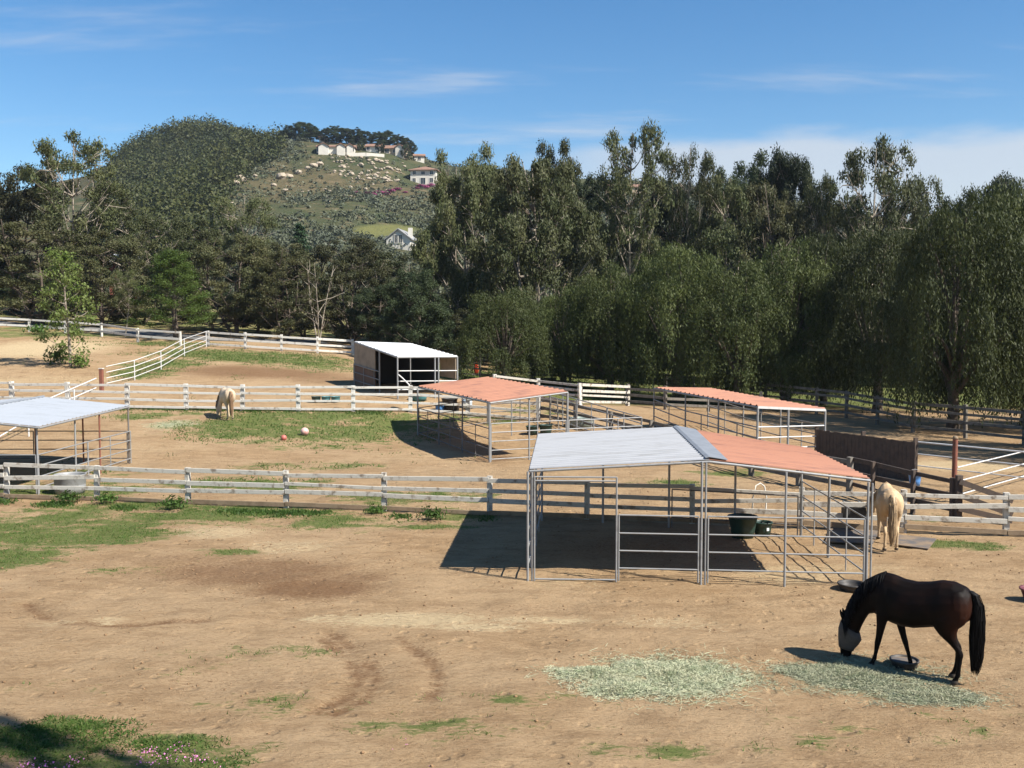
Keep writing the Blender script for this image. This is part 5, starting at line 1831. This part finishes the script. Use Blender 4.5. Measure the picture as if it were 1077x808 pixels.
def horse(name, loc, heading, label, coat, hair, neck_lift=0.0, turn=0.0, scale=1.0, mask=None, longer=1.0):
    mb, bend = horse_parts(neck_lift, turn)
    me = bpy.data.meshes.new('tmp')
    me.from_pydata([tuple(v) for v in mb.v], [], mb.f)
    tmp = bpy.data.objects.new('tmp', me)
    C.objects.link(tmp)
    md = tmp.modifiers.new('r', 'REMESH')
    md.mode = 'VOXEL'
    md.voxel_size = .017
    md.use_smooth_shade = True
    sm_ = tmp.modifiers.new('s', 'SMOOTH')
    sm_.factor = .5
    sm_.iterations = 5
    dg = bpy.context.evaluated_depsgraph_get()
    dg.update()
    body = bpy.data.meshes.new_from_object(tmp.evaluated_get(dg))
    bpy.data.objects.remove(tmp)
    body.name = 'body'
    body.materials.clear()
    body.materials.append(coat)
    for p in body.polygons:
        p.use_smooth = True
    e = thing(name, loc, label, 'horse')
    e.rotation_euler = (0, 0, heading)
    e.scale = (scale * longer, scale, scale)
    link('body', body, e)
    # tail
    tl = MB()
    rg = np.random.default_rng(5)
    core = [(-.74, 1.41, .045), (-.80, 1.37, .06), (-.85, 1.22, .075), (-.865, 1.0, .085), (-.865, .75, .088), (-.86, .5, .08), (-.845, .32, .05), (-.83, .22, .012)]
    tl.loft([[Vector((s + r * 1.1 * math.cos(a), r * math.sin(a) * 1.0, z_)) for a in np.linspace(0, 2 * math.pi, 12, endpoint=False)] for s, z_, r in core])
    for _ in range(150):
        a = rg.random() * 6.28
        k0 = 1 + int(rg.random() * 4)
        pts = []
        f = .7 + .45 * rg.random()
        stretch = .9 + .2 * rg.random()
        for s, z_, r in core[k0:]:
            rr = max(r, .03) * f
            zz = core[k0][1] + (z_ - core[k0][1]) * stretch
            pts.append((s + rr * 1.15 * math.cos(a) + rg.normal() * .006, rr * 1.05 * math.sin(a) + rg.normal() * .006, zz))
        tl.tube(pts, [.006] * (len(pts) - 1) + [.001], 3, False)
    tl.build('tail', hair, e, local=True)
    # mane along the crest, falling to both sides, with a forelock
    mn = MB()
    crest_ = [(.60, 1.515), (.75, 1.445), (.93, 1.335), (1.10, 1.16), (1.22, .95), (1.305, .73), (1.34, .66)]
    side = 1
    for i in range(420):
        t = rg.random() * (len(crest_) - 1)
        k = min(int(t), len(crest_) - 2)
        f = t - k
        s = crest_[k][0] * (1 - f) + crest_[k + 1][0] * f
        z_ = crest_[k][1] * (1 - f) + crest_[k + 1][1] * f
        kk = min(1, t / 5)
        sd = 1 if rg.random() < .35 else -1
        L = .12 + .14 * rg.random()
        w0 = .07 + .035 * rg.random()
        inx, inz = -(.5 + .5 * kk), -.6
        p0 = bend((s, rg.normal() * .012, z_), kk) if t > .4 else Vector((s, 0, z_))
        p1 = bend((s - .05 * kk, sd * w0, z_ - .05), kk)
        p2 = bend((s - .10 * kk, sd * (w0 + .06), z_ - .05 - L * .6), kk)
        p3 = bend((s - .12 * kk, sd * (w0 + .065), z_ - .05 - L), kk)
        mn.tube([p0, p1, p2, p3], [.011, .010, .007, .002], 4, False)
    mn.build('mane', hair, e, local=True)
    if mask:
        mk = MB()
        hr = [((1.352, .62), (1.03, .45), .112), ((1.388, .50), (1.0, .345), .121), ((1.392, .38), (1.05, .262), .104), ((1.386, .26), (1.112, .19), .086), ((1.378, .19), (1.135, .145), .079)]
        mk.loft([[bend(p, 1) for p in ering(t, b2, w_, 20, -.12)] for t, b2, w_ in hr], caps=False)
        o = mk.build('fly_mask', mask, e, local=True)
        sd_ = o.modifiers.new('th', 'SOLIDIFY')
        sd_.thickness = .006
    return e


def coat_mat(name, base, dark_low, tint, rough=.45, spec=.35, rump=None):
    m, nt, b = nodes_of(name)
    tc = nt.nodes.new('ShaderNodeTexCoord').outputs['Object']
    sx = nt.nodes.new('ShaderNodeSeparateXYZ')
    nt.links.new(tc, sx.inputs[0])
    c = mixc(nt, ramp(nt, noise(nt, 3.0, 4, .6, tc), .42, .68), base, tint)
    c = mixc(nt, ramp(nt, sx.outputs['Z'], .62, .36), c, dark_low)
    if rump:
        mk_ = math_n(nt, 'MULTIPLY', math_n(nt, 'MULTIPLY', ramp(nt, sx.outputs['X'], -.30, -.62), ramp(nt, sx.outputs['Z'], .62, .82)), ramp(nt, sx.outputs['Z'], 1.42, 1.15))
        c = mixc(nt, mk_, c, rump)
    hv = mixc(nt, ramp(nt, sx.outputs['Z'], .066, .058), c, (.06, .05, .04))
    hoof = nt.nodes.new('ShaderNodeMath')
    nt.links.new(hv, b.inputs['Base Color'])
    b.inputs['Roughness'].default_value = rough
    b.inputs['Specular IOR Level'].default_value = spec
    bp = nt.nodes.new('ShaderNodeBump')
    bp.inputs['Strength'].default_value = .12
    bp.inputs['Distance'].default_value = .01
    nt.links.new(noise(nt, 60, 3, .6, tc), bp.inputs['Height'])
    nt.links.new(bp.outputs[0], b.inputs['Normal'])
    return m


bay = coat_mat('dark_bay_coat', (.005, .0035, .003), (.004, .0033, .003), (.011, .0055, .004), .55, .07, (.026, .010, .006))
bay_hair = simple('black_hair', (.005, .0045, .0045), .6, spec=.12)
pal = coat_mat('palomino_coat', (.44, .30, .165), (.46, .34, .21), (.50, .38, .24), .55, .25)
pal_hair = simple('cream_hair', (.40, .285, .165), .6)
crm = coat_mat('cream_coat', (.48, .37, .25), (.47, .36, .24), (.52, .42, .30), .55, .25)
mask_m = simple('grey_mesh_fabric', (.075, .061, .05), .85, 0, (.06, .05, .041), 14, bump=.3, bscale=120)
yaw = math.pi - rad(38)
hl = Vector((6.30, 15.1, .0))
horse('horse', hl, yaw, 'dark bay horse in a grey face mask grazing on hay in the foreground', bay, bay_hair, 0.0, 0.0, 1.0, mask_m, .92)
q = at_z(931, 575, 0)
horse('horse', (q[0] + .10, q[1] + .1, 0), math.pi / 2 - rad(14), 'tan palomino horse seen from behind at the fence right of the nearest shelter', pal, pal_hair, .5, .3, .97)
q = G(239, 440)
horse('horse', (q[0], q[1], q[2]), math.pi / 2 + rad(30), 'cream horse seen from behind grazing by the white middle fence', crm, simple('tan_hair', (.34, .21, .12), .6), .0, .25, .98)


# ------------------------------------------------------------------ grass, weeds, hay, clods
def scatter_ground(n, x0, x1, y0, y1):
    x = RNG.uniform(x0, x1, n)
    y = np.sqrt(RNG.uniform(y0 ** 1.0, y1 ** 1.0, n) ** 2)
    return x, y


def gz(x, y):
    near = np.clip((70 - np.hypot(x, y)) / 40, 0, 1)
    return H(x, y) + ((fbm(x * .9, y * .9, 3) - .47) * .10 + (fbm(x * 3.1, y * 3.1, 9, 3) - .44) * .05) * near


def blades(xs, ys, size, aspect, up, mat, name, label, cat, n_each=3, spread=.06, zoff=.0):
    xs = np.repeat(xs, n_each) + RNG.normal(size=len(xs) * n_each) * spread
    ys = np.repeat(ys, n_each) + RNG.normal(size=len(ys) * n_each) * spread
    zs = gz(xs, ys)
    n = len(xs)
    u = rand_unit(n)
    u[:, 2] = np.abs(u[:, 2]) * .6 + up
    u /= np.linalg.norm(u, axis=1, keepdims=True)
    w_ = np.cross(u, rand_unit(n))
    w_ /= np.linalg.norm(w_, axis=1, keepdims=True) + 1e-9
    s = (size * (.5 + RNG.random(n)))[:, None]
    b0 = np.stack([xs, ys, zs - .01 + zoff], -1)
    V = np.stack([b0 - w_ * s * aspect * .5, b0 + w_ * s * aspect * .5, b0 + u * s], 1).reshape(-1, 3)
    o = link(name, np_mesh(name, V, np.arange(3 * n).reshape(n, 3), mat))
    return tag(o, label, cat, None, 'stuff')


x, y = RNG.uniform(-26, 16, 190000), RNG.uniform(11.5, 34, 190000)
fg = field(GRASS, x, y)
fg = np.clip(fg + (fg > .03) * ((fbm(x * .8, y * 1.3, 131) - .47) * 1.5 + (fbm(x * 2.6, y * 4.0, 137, 3) - .44) * .9), 0, 1)
g = fg + (fbm(x * 1.2, y * 1.2, 51) - .47) * 1.5 * (fg > .72) + (fbm(x * 3.5, y * 5, 54) - .47) * 1.5
k = RNG.random(len(x)) < np.clip((g - .3) * 1.3, 0, .95) * np.clip(fg * 1.3 - .1, 0, 1) ** 1.3
blades(x[k], y[k], .055, .25, .6, M['grass'], 'grass', 'short patchy green grass on the near paddock dirt', 'grass', 4, .05)
x, y = RNG.uniform(-34, 6, 60000), RNG.uniform(34, 78, 60000)
g = field(GRASS, x, y) + (fbm(x * .8, y * .8, 52) - .47) * 1.4
k = RNG.random(len(x)) < np.clip((g - .2) * 1.4, 0, .95)
blades(x[k], y[k], .11, .3, .6, M['grass'], 'grass', 'short green grass in the farther paddocks', 'grass', 3, .12)
# weeds along the foot of the fences
xs, ys = [], []
for (a, b2, n_) in (((-20, 524), (515, 545), 900), ((0, 431), (440, 436), 700)):
    for t in RNG.random(n_):
        px = a[0] + (b2[0] - a[0]) * t
        if vnoise(np.array([px * .035]), np.array([a[1] * 1.0]), 8)[0] < (.46 if n_ == 900 else .25):
            continue
        p = np.array(G(px, a[1] + (b2[1] - a[1]) * t)) if False else None
        xs.append(px)
        ys.append(a[1] + (b2[1] - a[1]) * t)
wx, wy = [], []
nf0, nf1 = G(-20, 527), G(515, 545)
mf0, mf1 = G(0, 430.5), G(440, 436)
for px, py in zip(xs, ys):
    t = (px + 20) / 535 if py > 500 else px / 440
    a, b2 = (nf0, nf1) if py > 500 else (mf0, mf1)
    wx.append(a[0] + (b2[0] - a[0]) * t)
    wy.append(a[1] + (b2[1] - a[1]) * t - abs(RNG.normal()) * .3)
blades(np.array(wx), np.array(wy), .085, .5, .7, M['weed'], 'weeds', 'leafy green weeds along the foot of the fences', 'weeds', 14, .16)
# small bushy weeds, each a plant
wm = np_mesh('bush', *leaves_arr(blob_pts((0, 0, .16), (.4, .36, .17), 520, .1), .06, .6), M['weed'])
for px, py, s, lab in ((183, 536, 1.4, 'bushy green weed at the fence foot left of the middle of the near fence'), (72, 529, 1.3, 'bushy weed at the fence foot in front of the water trough'), (112, 530, 1.2, 'bushy weed at the foot of the second visible near fence post'),
                       (455, 547, 1.3, 'bushy weed at the fence foot left of the shelter shadow'), (395, 541, 1.0, 'small weed at the fence foot below the middle paddock'), (40, 352, 3.0, 'round green bush below the far white fence at left')):
    q = G(px, py)
    o = link('bush', wm)
    o.location = q
    o.scale = (s, s, s * .9)
    tag(o, lab, 'plant')
# brush around the sycamore foot
for px, py, s, lab in ((60, 383, 2.3, 'low bush at the foot of the young sycamore, left side'), (84, 387, 1.9, 'low bush at the foot of the young sycamore, right side')):
    o = link('bush', np_mesh('bush', *leaves_arr(blob_pts((0, 0, .25), (.4, .4, .3), 500, .1), .08, .6), M['lf_pine']))
    o.location = G(px, py)
    o.scale = (s, s, s)
    tag(o, lab, 'bush')
# pink flowers and leafy mat at the bottom left
x, y = RNG.uniform(-8, 0, 40000), RNG.uniform(11.0, 14.4, 40000)
g = field([ell(40, 788, 130, 32, 1.0), ell(180, 784, 70, 14, 1.0), ell(250, 800, 70, 8, .8)], x, y) + (fbm(x * 1.3, y * 1.3, 61) - .47) * 2.4 + (fbm(x * 5, y * 5, 62, 2) - .37) * 1.2
k = (RNG.random(len(x)) < np.clip((g - .5) * 1.1, 0, .75)) & (field([ell(50, 788, 150, 32, 1.0), ell(190, 788, 90, 18, 1.0)], x, y) > .25)
blades(x[k], y[k], .045, .5, .3, M['weed'], 'ground_cover', 'low leafy ground cover in the bottom left corner', 'ground cover', 3, .04)
x, y = RNG.uniform(-8, -1, 9000), RNG.uniform(11.0, 12.9, 9000)
g = field([ell(140, 800, 150, 12, 1.0), ell(190, 786, 12, 4, 1.0)], x, y) + (fbm(x * 2.2, y * 2.2, 66) - .47) * 4.0
k = (g > .95) & (RNG.random(len(x)) < .5)
xs, ys = x[k], y[k]
zs = gz(xs, ys) + .035
V, F = leaves_arr(np.stack([xs, ys, zs], -1), .02, .9)
tag(link('flowers', np_mesh('flowers', V, F, M['pinkflower'])), 'scattered pink flowers in the ground cover at bottom left', 'flowers', None, 'stuff')


def haypile(name, ells, n, label, hgt):
    cx = ells[0][0]
    x = []
    y = []
    for cx, cy, wx, wy, s, _ in ells:
        k = int(n * s / sum(e_[4] for e_ in ells))
        a = RNG.random(k) * 6.283
        r = np.abs(RNG.normal(size=k)) * .7
        x.append(cx + wx * r * np.cos(a))
        y.append(cy + wy * r * np.sin(a))
    x, y = np.concatenate(x), np.concatenate(y)
    k = fbm(x * 2.2, y * 2.2, 91) + .5 * RNG.random(len(x)) > .74
    x, y = x[k], y[k]
    f = field([(a, b2, c_ * .9, d_ * .9, 1, 0) for a, b2, c_, d_, _, _ in ells], x, y)
    z_ = gz(x, y) + hgt * f * RNG.random(len(x)) * (.12 + 3.0 * np.clip(fbm(x * 2.0, y * 2.0, 17) - .45, 0, 1)) + .012
    n_ = len(x)
    u = rand_unit(n_)
    u[:, 2] *= .2
    u /= np.linalg.norm(u, axis=1, keepdims=True)
    w_ = np.cross(u, rand_unit(n_))
    w_ /= np.linalg.norm(w_, axis=1, keepdims=True) + 1e-9
    c = np.stack([x, y, z_], -1)
    s = (.025 + .075 * RNG.random(n_) ** 1.6)[:, None]
    V = np.stack([c - u * s - w_ * .003, c - u * s + w_ * .003, c + u * s + w_ * .003, c + u * s - w_ * .003], 1).reshape(-1, 3)
    tag(link(name, np_mesh(name, V, np.arange(4 * n_).reshape(n_, 4), M['hay'])), label, 'hay', None, 'stuff')


haypile('hay', [ell(702, 712, 58, 15, 1.0), ell(622, 708, 36, 5, .28), ell(662, 726, 36, 7, .25)], 110000, 'pale green hay spread on the dirt at bottom centre', .07)
haypile('hay', [ell(905, 712, 62, 12, 1.0), ell(975, 732, 52, 7, .3), ell(838, 706, 18, 5, .1)], 80000, 'pale green hay spread under the dark horse', .035)
haypile('hay', [ell(180, 447, 24, 4, 1.0)], 4000, 'thin patch of pale hay in the middle paddock left of the cream horse', .1)
# straw litter
x, y = RNG.uniform(-9, 12, 16000), RNG.uniform(13, 28, 16000)
g = field(PALE, x, y) + (fbm(x * 1.1, y * 2.2, 71) - .47) * 1.8
k = g > .62
x, y = x[k], y[k]
u = rand_unit(len(x))
u[:, 2] *= .1
c = np.stack([x, y, gz(x, y) + .01], -1)
w_ = np.cross(u, np.array([0, 0, 1.0]))
w_ /= np.linalg.norm(w_, axis=1, keepdims=True)
V = np.stack([c - u * .07 - w_ * .006, c - u * .07 + w_ * .006, c + u * .07 + w_ * .006, c + u * .07 - w_ * .006], 1).reshape(-1, 3)
m_straw = simple('straw', (.42, .32, .19), .8)
tag(link('straw', np_mesh('straw', V, np.arange(4 * len(x)).reshape(-1, 4), m_straw)), 'pale straw litter scattered on the near dirt', 'straw', None, 'stuff')
# dirt clods and droppings
x, y = RNG.uniform(-14, 14, 9000), RNG.uniform(11.5, 33, 9000)
k = RNG.random(9000) < .35 + .6 * (fbm(x * .7, y * .7, 83) > .5)
x, y = x[k], y[k]
n_ = len(x)
oct_ = np.array([(1, 0, 0), (-1, 0, 0), (0, 1, 0), (0, -1, 0), (0, 0, 1), (0, 0, -1)], float)
of = np.array([(0, 2, 4), (2, 1, 4), (1, 3, 4), (3, 0, 4), (2, 0, 5), (1, 2, 5), (3, 1, 5), (0, 3, 5)])
s = .007 + .022 * RNG.random(n_) ** 5
V = np.stack([x, y, gz(x, y) + s * .3], -1)[:, None] + oct_[None] * s[:, None, None] * (.7 + .6 * RNG.random((n_, 6, 1))) * np.array([1.2, 1.2, .8])
F = (of[None] + (np.arange(n_) * 6)[:, None, None]).reshape(-1, 3)
tag(link('clods', np_mesh('clods', V.reshape(-1, 3), F, M['soil'])), 'small dirt clods scattered on the near paddock', 'dirt clods', None, 'stuff')

# ------------------------------------------------------------------ air
hz_ = MB()
X0, X1, Y0, Y1, Z0, Z1 = -420, 520, -60, 760, -60, 140
Vh = [(X0, Y0, Z0), (X1, Y0, Z0), (X1, Y1, Z0), (X0, Y1, Z0), (X0, Y0, Z1), (X1, Y0, Z1), (X1, Y1, Z1), (X0, Y1, Z1)]
hz_.add(Vh, [(3, 2, 1, 0), (4, 5, 6, 7), (0, 1, 5, 4), (1, 2, 6, 5), (2, 3, 7, 6), (3, 0, 4, 7)])
mh = bpy.data.materials.new('thin_air')
mh.use_nodes = True
mh.node_tree.nodes.remove(mh.node_tree.nodes['Principled BSDF'])
pv = mh.node_tree.nodes.new('ShaderNodeVolumePrincipled')
pv.inputs['Color'].default_value = (.72, .84, 1, 1)
pv.inputs['Density'].default_value = .00011
pv.inputs['Anisotropy'].default_value = .2
mh.node_tree.links.new(pv.outputs[0], mh.node_tree.nodes['Material Output'].inputs['Volume'])
tag(hz_.build('haze', mh), 'thin pale haze between the paddocks and the hill', 'haze', None, 'stuff')

# ------------------------------------------------------------------ light
SUN_AZ = math.atan2(-.5, .87)          # direction toward the sun in plan
EL = rad(46)
sd = Vector((math.cos(EL) * .867, -math.cos(EL) * .498, math.sin(EL)))
sun = bpy.data.lights.new('sun', 'SUN')
sun.energy = 4.9
sun.angle = rad(.53)
sun.color = (1, .95, .87)
so = bpy.data.objects.new('sun', sun)
C.objects.link(so)
so.rotation_euler = sd.to_track_quat('Z', 'Y').to_euler()
so.location = (20, -20, 40)
world = bpy.data.worlds.new('World')
scene.world = world
world.use_nodes = True
nt = world.node_tree
bg = nt.nodes['Background']
sky = nt.nodes.new('ShaderNodeTexSky')
sky.sky_type = 'NISHITA'
sky.sun_disc = False
sky.sun_elevation = EL
sky.sun_rotation = math.atan2(sd.x, sd.y)
sky.altitude = 100
sky.air_density = 1.0
sky.dust_density = .1
sky.ozone_density = 2.5
tc = nt.nodes.new('ShaderNodeTexCoord').outputs['Generated']
sep = nt.nodes.new('ShaderNodeSeparateXYZ')
nt.links.new(tc, sep.inputs[0])
# thin high streaks: direction projected on a plane high overhead
zc = math_n(nt, 'MAXIMUM', sep.outputs['Z'], .02)
cx = math_n(nt, 'DIVIDE', sep.outputs['X'], math_n(nt, 'ADD', zc, .12))
cy = math_n(nt, 'DIVIDE', sep.outputs['Y'], math_n(nt, 'ADD', zc, .12))
cmb = nt.nodes.new('ShaderNodeCombineXYZ')
nt.links.new(cx, cmb.inputs[0])
nt.links.new(cy, cmb.inputs[1])
mp = nt.nodes.new('ShaderNodeMapping')
mp.inputs['Scale'].default_value = (.45, 1.6, 1)
mp.inputs['Rotation'].default_value = (0, 0, .1)
mp.inputs['Location'].default_value = (2.54, .4, 0)
nt.links.new(cmb.outputs[0], mp.inputs[0])
n1 = noise(nt, 1.3, 7, .6, mp.outputs[0])
cirrus = math_n(nt, 'MULTIPLY', ramp(nt, n1, .52, .80), .72)
# low bank of cloud near the horizon on the right
mp2 = nt.nodes.new('ShaderNodeMapping')
mp2.inputs['Scale'].default_value = (2.2, 2.2, 9.0)
nt.links.new(tc, mp2.inputs[0])
n2 = noise(nt, 1.6, 6, .55, mp2.outputs[0])
hgt = math_n(nt, 'ADD', sep.outputs['Z'], math_n(nt, 'MULTIPLY', math_n(nt, 'SUBTRACT', n2, .5), .06))
bank = math_n(nt, 'MULTIPLY', ramp(nt, hgt, .176, .160), ramp(nt, sep.outputs['X'], -.06, .16))
bank = math_n(nt, 'MULTIPLY', bank, .72)
cl_ = math_n(nt, 'MAXIMUM', cirrus, bank)
hs_ = nt.nodes.new('ShaderNodeHueSaturation')
hs_.inputs['Saturation'].default_value = 1.3
nt.links.new(sky.outputs[0], hs_.inputs['Color'])
colr = mixc(nt, cl_, hs_.outputs[0], (5.0, 5.2, 5.5))
nt.links.new(colr, bg.inputs[0])
bg.inputs[1].default_value = .07

scene.view_settings.view_transform = 'Standard'
scene.view_settings.look = 'None'
scene.view_settings.exposure = 1.06
scene.view_settings.gamma = 1
scene.view_settings.use_curve_mapping = False
scene.cycles.max_bounces = 6
scene.cycles.diffuse_bounces = 3
scene.cycles.glossy_bounces = 2
scene.cycles.transmission_bounces = 4
scene.cycles.transparent_max_bounces = 4
scene.cycles.use_denoising = True
